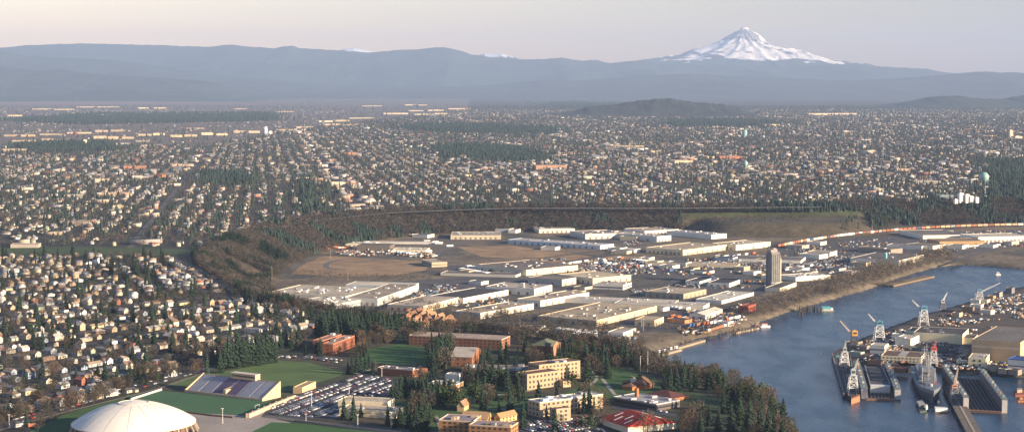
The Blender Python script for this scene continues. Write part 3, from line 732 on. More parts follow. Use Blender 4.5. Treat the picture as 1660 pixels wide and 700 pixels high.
nB = len(FFr); wB, rB = hc(nB); wB = wB*.63; sB = rng.uniform(.8, 1.1, nB)*np.where(rng.random(nB) < .05, 1.9, 1)
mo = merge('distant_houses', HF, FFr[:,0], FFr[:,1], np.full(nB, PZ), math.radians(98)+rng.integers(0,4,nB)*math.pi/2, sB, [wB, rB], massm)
setting(mo, 'stuff', 'countless tiny pale houses of the city fading into haze below the butte', 'houses')
print('houses', len(HC), len(FN), nB)
# shops, schools and flat-roofed blocks along the avenues
def shops():
    T_ = []
    for a in ((9,6,4.5), (14,7,5), (7,6,6), (20,9,5.5)):
        m_ = MB().box(-a[0],a[0],-a[1],a[1],0,a[2]); r_ = MB().box(-a[0]+.4,a[0]-.4,-a[1]+.4,a[1]-.4,a[2]+.01,a[2]+.5)
        T_.append((np.array(m_.v+r_.v), np.array(tri(m_.f)+[tuple(i+8 for i in f) for f in tri(r_.f)]), np.array([0]*8+[1]*8)))
    L = []
    for k in range(-20, 26):
        for t in np.arange(2400, 14000, 26):
            for s_ in (-19, 19):
                if rng.random() < (.30 if k % 3 == 0 else .07): L.append((k*402+201+s_)*nn + t*e)
    for j in range(2, 12):
        for a in np.arange(-5000, 5000, 30):
            if rng.random() < .16: L.append(a*nn + (2600+j*j*95+rng.normal(0,6))*e)
    for _ in range(420): y_ = 2600+11000*rng.random(); L.append(np.array([rng.uniform(-.3,.3)*y_, y_]))
    P = np.array(L); q = np.stack(PJ(P[:,0], P[:,1]), 1); ok = (q[:,0] > -60) & (q[:,0] < 1720) & (q[:,1] < 398) & (sdist(P, PLAT) < -30) & ~inpoly(q, FLATS) & ~near_any(q, WOODS)
    P = P[ok]; n = len(P); w_ = np.array([(.62,.52,.38),(.40,.19,.12),(.70,.66,.58),(.34,.30,.27),(.50,.38,.26),(.6,.5,.42)])[rng.integers(0,6,n)]; r_ = np.array([(.42,.38,.33),(.12,.12,.12),(.25,.23,.21),(.5,.45,.38)])[rng.integers(0,4,n)]
    o = merge('shop_blocks', T_, P[:,0], P[:,1], np.full(n, PZ), math.radians(98)+rng.integers(0,2,n)*math.pi/2, rng.uniform(.8,1.5,n), [w_, r_], massm); setting(o, 'stuff', 'flat-roofed shops and small blocks strung along the distant avenues', 'shops'); print('shops', n)
shops()
# main avenues pointing away
V, F = [], []
for k in range(-22, 26):
    a0 = k*402+201
    for (t0, t1) in [(t, t+120) for t in range(2200, 11000, 120)]:
        p = a0*nn+(t0+60)*e; q = PJ(*p)
        if not (-60 < q[0] < 1720) or (q[1] > 400 and q[0] < 340) or inpoly(np.array([q]), FLATS)[0] or sdist(np.array([p]), PLAT)[0] > -15: continue
        c = [a0*nn+t0*e-nn*6, a0*nn+t0*e+nn*6, a0*nn+t1*e+nn*6, a0*nn+t1*e-nn*6]; i = len(V)
        V += [(x, y, PZ+.25) for x, y in c]; F.append((i, i+1, i+2, i+3))
setting(link('avenues', npmesh('avenues', np.array(V), np.array(F), mat('avenue_asphalt', (.11,.10,.095), .95))))
# ------------------------------------------------------------------ trees
TC = []      # kind, x, y, z, h, tail, group
def T(kind, px, py, hp, tail, group, z=PZ):
    x, y = G(px, py, z); TC.append((kind, x, y, z, hp*mpp(py, z)*1.02, tail, group))
AVOID = [[(700,664),(845,664),(848,706),(700,706)], [(842,604),(945,604),(948,645),(842,645)], [(850,652),(990,650),(992,700),(850,700)], [(975,655),(1105,655),(1105,712),(975,712)], [(1000,600),(1065,600),(1065,640),(1000,640)],
  [(990,636),(1120,634),(1120,668),(990,668)], [(690,600),(756,600),(758,644),(690,644)], [(730,560),(785,560),(785,604),(730,604)], [(505,542),(580,542),(580,585),(505,585)], [(608,588),(692,588),(692,616),(608,616)], [(575,645),(660,645),(660,690),(575,690)], [(858,550),(915,550),(915,592),(858,592)], [(735,640),(768,640),(768,676),(735,676)], [(795,660),(845,660),(845,700),(795,700)],
  [(420,606),(640,604),(640,690),(420,690)], [(733,540),(828,540),(828,576),(733,576)]]
def Tline(kind, L, tail, group, z=PZ, jit=2):
    for (px, py, hp) in L: T(kind, px+random.uniform(-jit, jit)*.3, py, hp*random.uniform(.93,1.07), tail, group, z)
def Tscatter(kind, poly, n, h0, h1, tail, group, z=PZ, drape=False):
    xs = [p[0] for p in poly]; ys = [p[1] for p in poly]; k = 0; tries = 0
    if drape:
        W_ = [G(px, py, zz) for px, py in poly for zz in (0, PZ)]
    else: W_ = [G(px, py, z) for px, py in poly]
    W_ = np.array(W_); lo, hi = W_.min(0), W_.max(0)
    while k < n and tries < 400:
        tries += 1
        P = lo+(hi-lo)*rng.random((400, 2))
        if drape: zz = height(P)
        else: zz = np.full(400, z)
        q = np.stack(PJ(P[:,0], P[:,1], zz), 1); ok = inpoly(q, poly) & (zz > 1.0)
        for p, zv in zip(P[ok], zz[ok]):
            if k >= n: break
            qq_ = np.array([PJ(p[0], p[1], zv)])
            if any(inpoly(qq_, a_)[0] for a_ in AVOID): continue
            kd = kind if isinstance(kind, str) else random.choices(['fir','bare','leafy'], kind)[0]
            hh = random.uniform(h0, h1)*(1.0 if kd != 'fir' else 1.15)
            TC.append((kd, p[0], p[1], float(zv), hh, tail, group)); k += 1
cf = 'tall dark firs on campus'
Tline('fir', [(x, 597-(x-366)*.13, h) for x, h in ((364,44),(370,54),(378,50),(386,58),(394,52),(401,60),(409,52),(417,57),(425,50),(433,55),(441,47),(447,42))], 'in the grove left of the practice field', 'firs beside the practice field')
Tline('fir', [(336,606,36),(357,604,40),(345,590,34),(352,585,30)], 'at the corner of the practice field', 'firs beside the practice field')
Tline('fir', [(455,566,36),(464,560,34),(472,564,33),(484,562,42),(496,578,26),(519,577,30),(512,572,24)], 'left of the twin brick hall', cf)
Tline('fir', [(x, 545+random.uniform(-3,6), random.uniform(36,46)) for x in range(515, 642, 6)], 'in the long grove behind the twin brick hall', 'firs in the long grove')
Tline('fir', [(x, 533+random.uniform(-3,4), random.uniform(28,36)) for x in range(540, 660, 9)], 'at the back of the long grove', 'firs in the long grove')
Tline('fir', [(564,606,26),(571,607,32),(579,603,30),(586,600,32),(592,597,30),(597,595,26),(604,608,26)], 'between the car park and the quad lawn', cf)
Tline('fir', [(697,598,48),(703,610,54),(709,592,46),(716,588,48),(723,580,42),(731,576,36),(700,575,40),(712,572,38)], 'right of the quad lawn', cf)
Tline('fir', [(x, 646+random.uniform(-3,4), random.uniform(34,42)) for x in range(636, 722, 7)], 'below the white flat-roofed hall', 'firs below the white flat-roofed hall')
Tline('leafy', [(726,662,36),(734,664,40),(741,658,34),(716,660,30)], 'beside the small gabled house', 'round evergreens on campus')
Tline('fir', [(558,678,38),(573,681,44),(585,676,26),(628,688,38),(649,690,32),(663,694,44),(674,700,48),(682,698,54),(690,696,46),(697,684,36),(640,694,26)], 'around the cream low hall', cf)
Tline('fir', [(787,628,47),(799,628,46),(808,624,38),(821,634,48),(826,666,38),(809,666,24),(757,626,26),(772,622,24),(766,640,26),(748,632,24),(812,588,38),(820,584,36),(780,600,38),(792,592,34),(836,600,30)], 'between brick hall and tan long hall', cf)
Tline('leafy', [(928,626,27),(863,627,17),(888,624,21),(896,624,18),(846,640,14),(776,652,20),(792,650,18)], 'in front of the tan long hall', 'round evergreens on campus')
Tline('fir', [(955,670,50),(947,670,38),(886,682,30),(930,662,29),(938,670,25),(962,664,26),(915,664,18)], 'in front of the pale-roofed dormitory', cf)
Tline('fir', [(948,577,22),(956,581,18),(953,617,36),(946,618,24),(979,588,34),(985,586,28),(993,590,37),(1001,592,34),(1008,592,40),(1015,589,38),(1037,618,26),(1030,600,20)], 'near the riverside end of campus', cf)
Tline('fir', [(1087,635,46),(1096,634,44),(1108,626,38),(1118,626,36),(1127,630,32),(1077,630,26)], 'right of the brown-roofed chapel', cf)
Tline('fir', [(1150,690,38),(1165,700,48),(1185,705,56),(1200,690,50),(1215,706,60),(1232,702,52),(1140,672,34),(1245,712,56),(1195,668,40),(1172,668,36),(1222,674,42),(1255,706,44),(1135,704,40)], 'right of the red-roofed gym', 'firs of the riverside wood')
Tscatter([6,3,3], [(1085,606),(1135,606),(1185,616),(1235,640),(1275,680),(1300,720),(1180,720),(1170,660),(1100,640)], 95, 11, 19, 'in the lower-right riverside wood', 'trees of the riverside wood', drape=True)
Tscatter('bare', [(1140,600),(1190,606),(1240,636),(1285,690),(1300,730),(1240,700),(1180,640)], 36, 13, 18, 'on the slope of the riverside wood', 'trees of the riverside wood', drape=True)
Tscatter('bare', [(745,528),(870,540),(860,560),(745,560),(700,548)], 40, 9, 14, 'behind the long brick hall', 'bare trees on campus')
Tscatter('bare', [(600,545),(690,548),(690,560),(600,560)], 22, 10, 15, 'left of the orange hillside apartments', 'bare trees on campus')
Tscatter('bare', [(690,600),(760,600),(760,628),(690,626)], 9, 9, 13, 'near the white flat-roofed hall', 'bare trees on campus')
Tscatter('bare', [(940,560),(1040,560),(1045,600),(940,598)], 26, 9, 14, 'by the riverside end of campus', 'bare trees on campus')
Tscatter('bare', [(975,655),(1120,672),(1130,706),(1095,706),(1060,660)], 6, 10, 14, 'around the red-roofed gym', 'bare trees on campus')
Tline('bare', [(785,650,26),(970,690,30),(978,672,28),(1050,700,34),(1120,700,40),(1130,690,42),(975,655,26),(860,590,20),(868,596,18)], 'standing alone between campus halls', 'bare trees on campus')
Tscatter('bare', [(80,655),(160,640),(215,628),(300,600),(330,590),(340,604),(270,620),(180,645),(60,690)], 34, 8, 13, 'along the boulevard above the arena', 'bare trees along the boulevard')
Tscatter('bare', [(0,670),(60,650),(100,680),(60,706),(0,706)], 9, 9, 14, 'at the lower left corner', 'bare trees along the boulevard')
Tscatter('bare', [(300,575),(370,560),(450,552),(500,560),(480,575),(380,584),(310,600)], 34, 9, 14, 'behind the grove left of the practice field', 'bare trees on campus')
Tline('fir', [(148,706,20),(156,712,16)], 'in front of the domed arena', cf)
Tscatter('bare', [(480,520),(520,540),(500,560),(460,550)], 8, 9, 13, 'left of the twin brick hall', 'bare trees on campus')
CW_ = 'on the campus lawns and paths'
Tscatter([1,8,1], [(1105,352),(1200,350),(1310,352),(1300,359),(1200,360),(1110,366)], 150, 4, 8, 'on the grassy hill below the bluff', 'scrub on the grassy hill', drape=True)
Tscatter([3,6,1], [(1380,352),(1440,352),(1440,374),(1370,378),(1350,366)], 90, 5, 10, 'beside the grassy hill', 'scrub on the grassy hill', drape=True)
Tscatter([8,2,2], [(600,598),(640,592),(720,600),(800,600),(860,640),(1000,640),(1090,650),(1100,700),(850,706),(700,706),(640,660),(720,640)], 75, 9, 19, CW_, 'campus trees')
Tscatter([7,3,1], [(820,590),(860,560),(940,565),(1050,600),(1060,618),(960,612),(945,600),(850,600)], 60, 10, 20, 'around the old brick hall', 'campus trees')
Tscatter([6,3,1], [(700,560),(735,570),(735,610),(700,620)], 22, 12, 21, 'right of the quad lawn', 'campus trees')
Tscatter([2,6,2], [(1040,588),(1075,578),(1110,600),(1130,616),(1090,622),(1045,606)], 46, 7, 14, 'at the river corner below campus', 'trees of the riverside wood', drape=True)
Tscatter([3,6,1], [(645,512),(742,510),(742,542),(648,545)], 30, 5, 9, 'among the hillside apartments', 'campus trees', drape=True)
Tscatter([3,6,1], [(500,560),(515,548),(600,552),(600,575),(580,580)], 24, 8, 14, 'around the twin brick hall', 'campus trees')
# neighbourhood trees
def STREET(p):
    th = math.radians(57); k = int(np.floor((np.array(p)-np.array(G(150, 655)))@np.array([-math.sin(th), math.cos(th)])/62))
    return f'in the {ordn(max(1, k+3))} house block up from the arena'
hx = np.array([[h[0], h[1]] for h in HC])
def free(P, d=6.0):
    out = np.ones(len(P), bool)
    for i in range(0, len(P), 500):
        dd = ((P[i:i+500,None,:]-hx[None])**2).sum(-1).min(1); out[i:i+500] = dd > d*d
    return out
W_ = np.array([G(a, b) for a, b in NEIGH]); lo, hi = W_.min(0), W_.max(0)
P = lo+(hi-lo)*rng.random((16000, 2)); q = np.stack(PJ(P[:,0], P[:,1]), 1); P = P[inpoly(q, NEIGH)]; P = P[free(P)]
cl = fbm(P[:,0]/70, P[:,1]/70, 3, 77); P = P[(cl > .42) | (rng.random(len(P)) < .35)][:1350]
for p in P:
    kd = random.choices(['fir','bare','leafy'], [15, 68, 17])[0]
    TC.append((kd, p[0], p[1], PZ, {'fir': random.uniform(11,24), 'bare': random.uniform(7.5,13), 'leafy': random.uniform(5,10)}[kd], STREET(p), 'trees among the houses'))
# nearest firs in neighbourhood that read large
Tline('leafy', [(52,545,26),(205,460,20),(190,470,16)], 'among the small houses left of campus', 'trees among the houses')
Tline('fir', [(112,535,32),(122,540,26),(177,528,26),(192,530,24),(180,565,20),(108,572,16),(60,590,18),(316,428,28),(330,436,22),(346,444,26),(312,415,20),(390,478,24),(398,480,20),(405,484,26),(415,488,22),(427,492,24),(437,494,22),(462,500,28)], 'along the bluff edge', 'firs along the bluff edge')
Tline('fir', [(x, 497+random.uniform(0,8)-(470-x)*.1, random.uniform(22,30)) for x in range(405, 470, 7)], 'in the row above the white factory', 'firs along the bluff edge')
Tscatter([3,6,1], [(395,486),(470,500),(640,520),(640,530),(520,520),(440,505)], 60, 9, 14, 'on the edge of the bluff below the factory', 'trees along the bluff edge')
Tscatter([4,6,1], [(640,525),(720,533),(860,548),(930,556),(930,566),(760,552),(640,540)], 70, 8, 13, 'on the bluff edge behind campus', 'trees along the bluff edge')
TCs = sorted(TC, key=lambda t: -t[4]/t[2])
cnt = {'fir': 0, 'bare': 0, 'leafy': 0}; restT = {'fir': [], 'bare': [], 'leafy': []}
LIM = {'fir': 295, 'bare': 298, 'leafy': 250}
HEAD = {'fir': ['tall dark fir tree', 'narrow dark fir tree'], 'bare': ['bare brown tree', 'bare grey-brown tree'], 'leafy': ['round dark evergreen tree']}
for t in TCs:
    if cnt[t[0]] < LIM[t[0]]:
        cnt[t[0]] += 1; hd = HEAD[t[0]]; 
        if t[0] == 'fir': hd = 'tall dark fir tree' if t[4] > 19 else 'small dark fir tree'
        elif t[0] == 'bare': hd = 'tall bare brown tree' if t[4] > 13 else 'bare brown tree'
        else: hd = hd[0]
        tree(t[0], t[1], t[2], t[3]-.2, t[4], hd, t[5], t[6])
    else: restT[t[0]].append(t)
print('trees', cnt, {k: len(v) for k, v in restT.items()})
def arr(L): return [np.array([t[i] for t in L], float) for i in (1,2,3,4)]
# slope woods, river bank woods, plain scrub
def slope_pts(n, f, px_lo=-80, px_hi=1900, lo=(-800,1500), hi=(2600,4800)):
    P = np.array(lo)+(np.array(hi)-np.array(lo))*rng.random((n, 2)); dp = sdist(P, PLAT)
    P, dp = P[(dp > -6) & (dp < 125)], dp[(dp > -6) & (dp < 125)]
    z = height(P); q = np.stack(PJ(P[:,0], P[:,1], z), 1)
    ok = (q[:,0] > px_lo) & (q[:,0] < px_hi) & f(P, z, q, dp)
    return P[ok], z[ok], q[ok]
def fslope(P, z, q, dp):
    inh = (np.abs(P[:,0]-HILLC[0]) < HILLR[0]) & (np.abs(P[:,1]-HILLC[1]) < HILLR[1]-20) & (z < 36)
    return ((z > 8) | (dp < 100)) & ~(inh & (dp > 40)) & (sdist(P, RIV) > 8) & (sdist(P, TERR) > 14)
SP, SZ_, SQ = slope_pts(500000, fslope)
print('slope trees', len(SP))
isfir = fbm(SP[:,0]/55, SP[:,1]/55, 3, 90) > np.where(SQ[:,0] > 1280, .52, .60)
fx, fy, fz, fh = arr(restT['fir']); bx, by, bz, bh = arr(restT['bare'])
lx, ly, lz, lh = (arr(restT['leafy']) if restT['leafy'] else [np.zeros(0)]*4)
bank = region([(1215,498),(1270,480),(1300,470),(1400,440),(1440,425),(1530,407),(1546,416),(1548,424),(1500,431),(1440,452),(1380,472),(1310,489),(1240,515)], 560, IZ)
bank2 = region([(1000,540),(1100,520),(1200,500),(1230,505),(1180,528),(1080,560),(1000,560)], 90, IZ)
misc = region([(560,470),(640,500),(760,522),(900,540),(1000,545),(1000,535),(900,515),(760,505),(640,488)], 260, IZ)
scr = region([(395,430),(560,445),(700,448),(700,456),(560,454),(420,450),(390,440)], 420, IZ)
ind = region([(900,400),(1540,380),(1600,420),(1300,470),(1100,520),(900,480)], 420, IZ)
BX = np.concatenate([bx, SP[~isfir,0], bank[:,0], bank2[:,0], misc[:,0], scr[:,0], ind[:,0]]); BY = np.concatenate([by, SP[~isfir,1], bank[:,1], bank2[:,1], misc[:,1], scr[:,1], ind[:,1]])
BZ = np.concatenate([bz, SZ_[~isfir], np.full(len(bank), 5.), np.full(len(bank2), 5.), np.full(len(misc), 6.), np.full(len(scr), 6.), np.full(len(ind), 6.)])
n_s = int((~isfir).sum())
BH = np.concatenate([bh, rng.uniform(8, 14, n_s), rng.uniform(8, 16, len(bank)), rng.uniform(5, 11, len(bank2)), rng.uniform(7, 13, len(misc)), rng.uniform(2.5, 5.5, len(scr)), rng.uniform(3, 7, len(ind))])
bcol = np.array([(.072,.060,.047), (.090,.072,.054), (.062,.054,.046), (.105,.083,.058), (.05,.055,.035)])[rng.choice(5, len(BX), p=[.32,.28,.22,.1,.08])]*rng.uniform(.75,1.25,(len(BX),1))
nb0 = len(bx)+n_s; bcol[nb0:nb0+len(bank)] = np.array((.14,.11,.08))*rng.uniform(.8,1.2,(len(bank),1))
near = BY < 3000
m_ = merge('bare_woods', FBN, BX[near], BY[near], BZ[near]-.3, rng.random(near.sum())*6.28, BH[near]*1.05, [bcol[near]], massm, BH[near]); setting(m_, 'stuff', 'mass of bare brown winter trees covering the bluff and the river bank', 'bare woods')
FX = np.concatenate([fx, SP[isfir,0], lx]); FY = np.concatenate([fy, SP[isfir,1], ly]); FZ = np.concatenate([fz, SZ_[isfir], lz]); FH = np.concatenate([fh, rng.uniform(9, 17, int(isfir.sum())), lh])
fcol = np.array((.026,.048,.028))*rng.uniform(.7,1.4,(len(FX),1))*np.array([1,1,1])
nf = FY < 3000
m_ = merge('fir_woods', FCN, FX[nf], FY[nf], FZ[nf]-.3, rng.random(nf.sum())*6.28, FH[nf]*1.05, [fcol[nf]], massm, FH[nf]); setting(m_, 'stuff', 'dark evergreens scattered among the houses and along the bluff edge', 'fir woods')
# plateau trees far out: between houses, plus wood belts
def far_trees(d0, d1, dens, wd):
    w0, w1 = -d1*.40, d1*.40; n = int((w1-w0)*(d1-d0)/1e6*dens); P = np.stack([rng.uniform(w0, w1, n), rng.uniform(d0, d1, n)], 1)
    q = np.stack(PJ(P[:,0], P[:,1]), 1); inw = near_any(q, WOODS); infl = inpoly(q, FLATS) & ~inw
    cl = fbm(P[:,0]/160, P[:,1]/160, 3, 71)
    keep = (q[:,0] > -260) & (q[:,0] < 1930) & (q[:,1] < 402) & ~((q[:,0] < 330) & (q[:,1] > 399)) & (sdist(P, PLAT) < -8)
    keep &= np.where(inw, True, np.where(infl, rng.random(n) < .10, (cl > .46) | (rng.random(n) < .4)))
    a = P@nn; keep &= (np.abs((a % 402)-201) > 8) | inw
    extra = wd; return P[keep], inw[keep]
XS, IW = [], []
for a in ((2300, 5000, 4600, 0), (5000, 8500, 3000, 0), (8500, 13000, 1500, 0), (13000, 20000, 600, 0)):
    p, w_ = far_trees(*a); XS.append(p); IW.append(w_)
def wood_fill(poly, sp):
    q = region(poly, 10, PZ); W = np.array([G(a, b, PZ) for a, b in poly]); A = 0
    for i in range(len(W)): A += W[i][0]*W[(i+1)%len(W)][1]-W[(i+1)%len(W)][0]*W[i][1]
    return region(poly, min(5000, int(abs(A)/2/sp)), PZ)
for wp in WOODS:
    p = wood_fill(wp, 230); p = p+rng.normal(0, 1, p.shape)*np.array([60, 110])*(p[:,1:2]/9000); p = p[(fbm(p[:,0]/220, p[:,1]/420, 4, 29) > .40) & (sdist(p, PLAT) < -8)]; XS.append(p); IW.append(np.ones(len(p), bool))
P = np.concatenate(XS); IW = np.concatenate(IW); n = len(P); print('far trees', n)
FLs = region(FLATS, 5200, PZ); FLs = FLs[(fbm(FLs[:,0]/500, FLs[:,1]/300, 4, 8) > .5)]; P = np.concatenate([P, FLs]); IW = np.concatenate([IW, np.zeros(len(FLs), bool)]); n = len(P)
kf = rng.random(n) < np.where(IW, .8, .24); d_ = P[:,1]
sc_ = 1+np.clip((d_-5000)/9000, 0, 1)*.5
hf = np.where(kf, rng.uniform(8, 19, n), rng.uniform(7, 12, n))*sc_; hf = np.where(IW & kf, hf*1.15, hf)
P2 = np.concatenate([P[kf], np.stack([FX[~nf], FY[~nf]], 1)]); Z2 = np.concatenate([np.full(kf.sum(), PZ), FZ[~nf]]); H2 = np.concatenate([hf[kf], FH[~nf]])
g2 = np.array((.026,.044,.032))*rng.uniform(.7,1.5,(len(P2),1))
m_ = merge('distant_firs', FC, P2[:,0], P2[:,1], Z2-.3, rng.random(len(P2))*6.28, H2*1.25, [g2], massm, H2); setting(m_, 'stuff', 'dark evergreens dotted all through the distant city blocks', 'fir woods')
P3 = np.concatenate([P[~kf], np.stack([BX[~near], BY[~near]], 1)]); Z3 = np.concatenate([np.full((~kf).sum(), PZ), BZ[~near]]); H3 = np.concatenate([hf[~kf], BH[~near]])
c3 = np.concatenate([np.array([(.095,.075,.064),(.080,.063,.058),(.12,.09,.07),(.055,.058,.04)])[rng.integers(0,4,int((~kf).sum()))], bcol[~near]])*rng.uniform(.8,1.2,(len(P3),1))
m_ = merge('distant_bare_trees', FB, P3[:,0], P3[:,1], Z3-.3, rng.random(len(P3))*6.28, H3*1.1, [c3], massm, H3); setting(m_, 'stuff', 'bare brown trees filling the far bluff and the gaps between distant houses', 'bare woods')
# ------------------------------------------------------------------ buildings
def frame(A, L, Sx, z, d=None):
    a, l = G(A[0], A[1], z), G(L[0], L[1], z); u = l-a; lx = np.linalg.norm(u); u = u/lx; n = np.array([-u[1], u[0]])
    dep = a[1]*CT-(z-CAMZ)*ST; k = (Sx-830)/FPX
    t = (k*dep-a[0])/(n[0]-k*n[1]*CT)
    if d: t = math.copysign(d, t)
    c = a+u*lx/2+n*t/2
    return c, math.atan2(u[1], u[0]), lx, abs(t)
CREAM, WHITE, TAN, GREYW = (.72,.63,.45), (.80,.77,.70), (.48,.33,.19), (.40,.40,.40)
BEIGE = (.52,.43,.31); RBEIGE = (.50,.42,.31); RGREY = (.26,.25,.24); RDARK = (.075,.078,.085); RWHITE = (.72,.68,.60); BRICK = (.27,.10,.055); ORB = (.40,.17,.08); RBROWN = (.17,.10,.07)
def block(o, org, A, L, Sx, hp=None, wall=CREAM, roof=RBEIGE, z=PZ, d=None, h=None, kind='flat', rise=3.0, fascia=None, win=None, doors=0, vents=0, doorc=(.25,.20,.17), vcol=(.55,.53,.5), wallm=None, roofmat=None, hq=None, band=None):
    roof = tuple(a*b_ for a, b_ in zip(roof, (.90,.84,.74))); wall = tuple(a*b_ for a, b_ in zip(wall, (1,.96,.86)))
    c, rz, lx, ly = frame(A, L, Sx, z, d); h = h or hp*mpp(A[1], z)*1.01
    loc = (c[0]-org[0], c[1]-org[1], 0); X, Y = lx/2, ly/2
    def P(name, mb, m, col=None, l=(0,0,0)):
        cr, sr = math.cos(rz), math.sin(rz)
        return link(name, mb.mesh(name, m) if isinstance(mb, MB) else mb, o, (loc[0]+l[0]*cr-l[1]*sr, loc[1]+l[0]*sr+l[1]*cr, l[2]), rz, col)
    w = MB().box(-X, X, -Y, Y, -1.5, h); wm = wallm or paint
    if kind == 'flat':
        pt = .45; ph = .8
        pm = MB().box(-X,X,-Y,-Y+pt,h+.002,h+ph).box(-X,X,Y-pt,Y,h+.002,h+ph).box(-X,-X+pt,-Y+pt,Y-pt,h+.002,h+ph).box(X-pt,X,-Y+pt,Y-pt,h+.002,h+ph)
        P('wall', w, wm, wall); P('parapet', pm, paint, fascia or tuple(min(1, v*1.06) for v in wall))
        rf = P('roof', MB().box(-X+pt+.01, X-pt-.01, -Y+pt+.01, Y-pt-.01, h+.004, h+.3), roofmat or roofm, roof)
        rt = h+.3
    elif kind == 'gable':
        r, ww = MB(), MB(); gable(r, ww, -X, X, -Y, Y, h, rise, .5); P('wall', ww, wm, wall); rf = P('roof', r, roofmat or shingle, roof); rt = h
    elif kind == 'gabley':
        r, ww = MB(), MB(); a_, b_ = MB(), MB(); gable(a_, b_, -Y, Y, -X, X, h, rise, .5)
        for s_, d_ in ((a_, r), (b_, ww)): d_.add([(p[1], -p[0], p[2]) for p in s_.v], s_.f)
        P('wall', ww, wm, wall); rf = P('roof', r, roofmat or shingle, roof); rt = h
    elif kind == 'hip':
        r, ww = MB(), MB()
        if X >= Y: hip(r, ww, -X, X, -Y, Y, h, rise, .8, hq)
        else:
            a_, b_ = MB(), MB(); hip(a_, b_, -Y, Y, -X, X, h, rise, .8, hq)
            for s_, d_ in ((a_, r), (b_, ww)): d_.add([(p[1], -p[0], p[2]) for p in s_.v], s_.f)
        P('wall', ww, wm, wall); rf = P('roof', r, roofmat or shingle, roof); rt = h
    # faces seen from the camera: (normal in local frame)
    faces = []
    for nx, ny in ((1,0),(-1,0),(0,1),(0,-1)):
        wy = nx*math.sin(rz)+ny*math.cos(rz)
        if wy < -.05: faces.append((nx, ny))
    def onface(f, s, zc): return (f[0]*(X+.06) + (s if f[0] == 0 else 0), f[1]*(Y+.06) + (s if f[1] == 0 else 0), zc)
    if win:
        fl, sp, ww_, wh = win; dz = h/fl
        for f in faces:
            half = Y if f[0] else X; n = max(1, int((2*half-1.5)/sp))
            for i in range(n):
                for k in range(fl):
                    q = P('window', winmesh, None, None, onface(f, (i-(n-1)/2)*sp, dz*(k+.55)))
                    q.scale = (ww_/1.1, 1.2, wh/1.3)
                    if f[0]: q.rotation_euler[2] += math.pi/2
    if doors:
        for f in faces:
            half = Y if f[0] else X; n = min(doors, max(1, int(2*half/9)))
            for i in range(n):
                s = (i-(n-1)/2)*(2*half*.9/n); dw = min(3.6, half*.5); dh = min(4.0, h*.6)
                m_ = MB().box(-dw/2, dw/2, -.05, .05, 0, dh)
                q = P('dock_door', m_, paint, doorc, onface(f, s, .3))
                if f[0]: q.rotation_euler[2] += math.pi/2
    if band:
        for f in faces:
            half = (Y if f[0] else X)*.94; zc, bh, bc = band
            q = P('window_band', MB().box(-half, half, -.05, .05, -bh/2, bh/2), paint, bc, onface(f, 0, h*zc))
            if f[0]: q.rotation_euler[2] += math.pi/2
    for i in range(vents):
        sx_, sy_ = random.uniform(1.2, 3.2), random.uniform(1.2, 3.0); hh = random.uniform(.8, 2.0)
        P('roof_vent', MB().box(-sx_, sx_, -sy_, sy_, 0, hh), paint, vcol if random.random() < .7 else (.25,.25,.25), (random.uniform(-.85,.85)*X, random.uniform(-.8,.8)*Y, rt))
    return dict(c=c, rz=rz, X=X, Y=Y, h=h, P=P)
def bld(name, label, cat, *blocks, z=PZ, group=None):
    c, rz, _, _ = frame(blocks[0]['A'], blocks[0]['L'], blocks[0]['Sx'], z, blocks[0].get('d'))
    o = thing(name, label, cat, (c[0], c[1], z), 0, group); B = [block(o, c, z=z, **b) for b in blocks]
    return o, B
def b(A, L, Sx, hp=None, **k): return dict(A=A, L=L, Sx=Sx, hp=hp, **k)
# campus
W3 = (3, 4.2, 1.7, 1.7)
bld('brick_hall', 'red brick hall of two stepped flat-roofed wings above the practice field', 'college hall',
    b((540,575),(575,561),523,17, wall=BRICK, wallm=brickm, roof=(.42,.30,.24), fascia=(.45,.2,.12), win=(3,5,1.3,1.3), vents=2),
    b((523,567),(554,556),507,14, wall=BRICK, wallm=brickm, roof=(.40,.28,.24), fascia=(.45,.2,.12), win=(2,5,1.3,1.3), vents=1))
bld('brick_hall', 'low brick hall with a flat white roof beyond the car park', 'college hall', b((612,607),(669,612),626,11, wall=(.26,.11,.07), wallm=brickm, roof=(.62,.56,.50), fascia=(.6,.4,.3), vents=3), b((669,605),(690,603),672,6, wall=BRICK, wallm=brickm, roof=(.4,.15,.1)))
bld('gabled_hall', 'tall brown brick hall with a pale gabled roof right of the quad lawn', 'college hall', b((765,594),(781,583),731,15, wall=(.26,.12,.07), wallm=brickm, roof=(.45,.43,.40), kind='gabley', rise=6, win=(2,6,1.6,1.8)))
bld('dormitory', 'long brick dormitory below the large beige warehouse', 'dormitory', b((813,566),(827,560),735,15, wall=(.28,.13,.08), wallm=brickm, roof=(.5,.42,.36), fascia=(.6,.45,.35), win=(3,4.2,1.5,1.4), d=95))
bld('old_brick_hall', 'old red brick hall with green steep roof near the river end of campus', 'college hall', b((892,580),(909,574),861,19, wall=BRICK, wallm=brickm, roof=(.14,.17,.12), kind='hip', rise=5, win=(4,3.6,1.2,1.7)), b((897,581),(907,578),893,20, wall=(.42,.22,.13), wallm=brickm, roof=(.5,.42,.3), kind='gabley', rise=4))
bld('long_hall', 'long tan hall with brown flat roofs and rows of square windows', 'college hall',
    b((854.6,632),(906,625),844,24, wall=(.46,.34,.23), roof=(.22,.14,.10), win=(3,4,1.9,1.9), d=15), b((874,619.5),(940.5,612),862,27, wall=(.46,.34,.23), roof=(.24,.15,.11), win=(4,3.8,1.7,1.7), d=17, vents=5), b((906,625),(918,624),908,9, wall=(.58,.46,.3), roof=(.3,.2,.15), d=8))
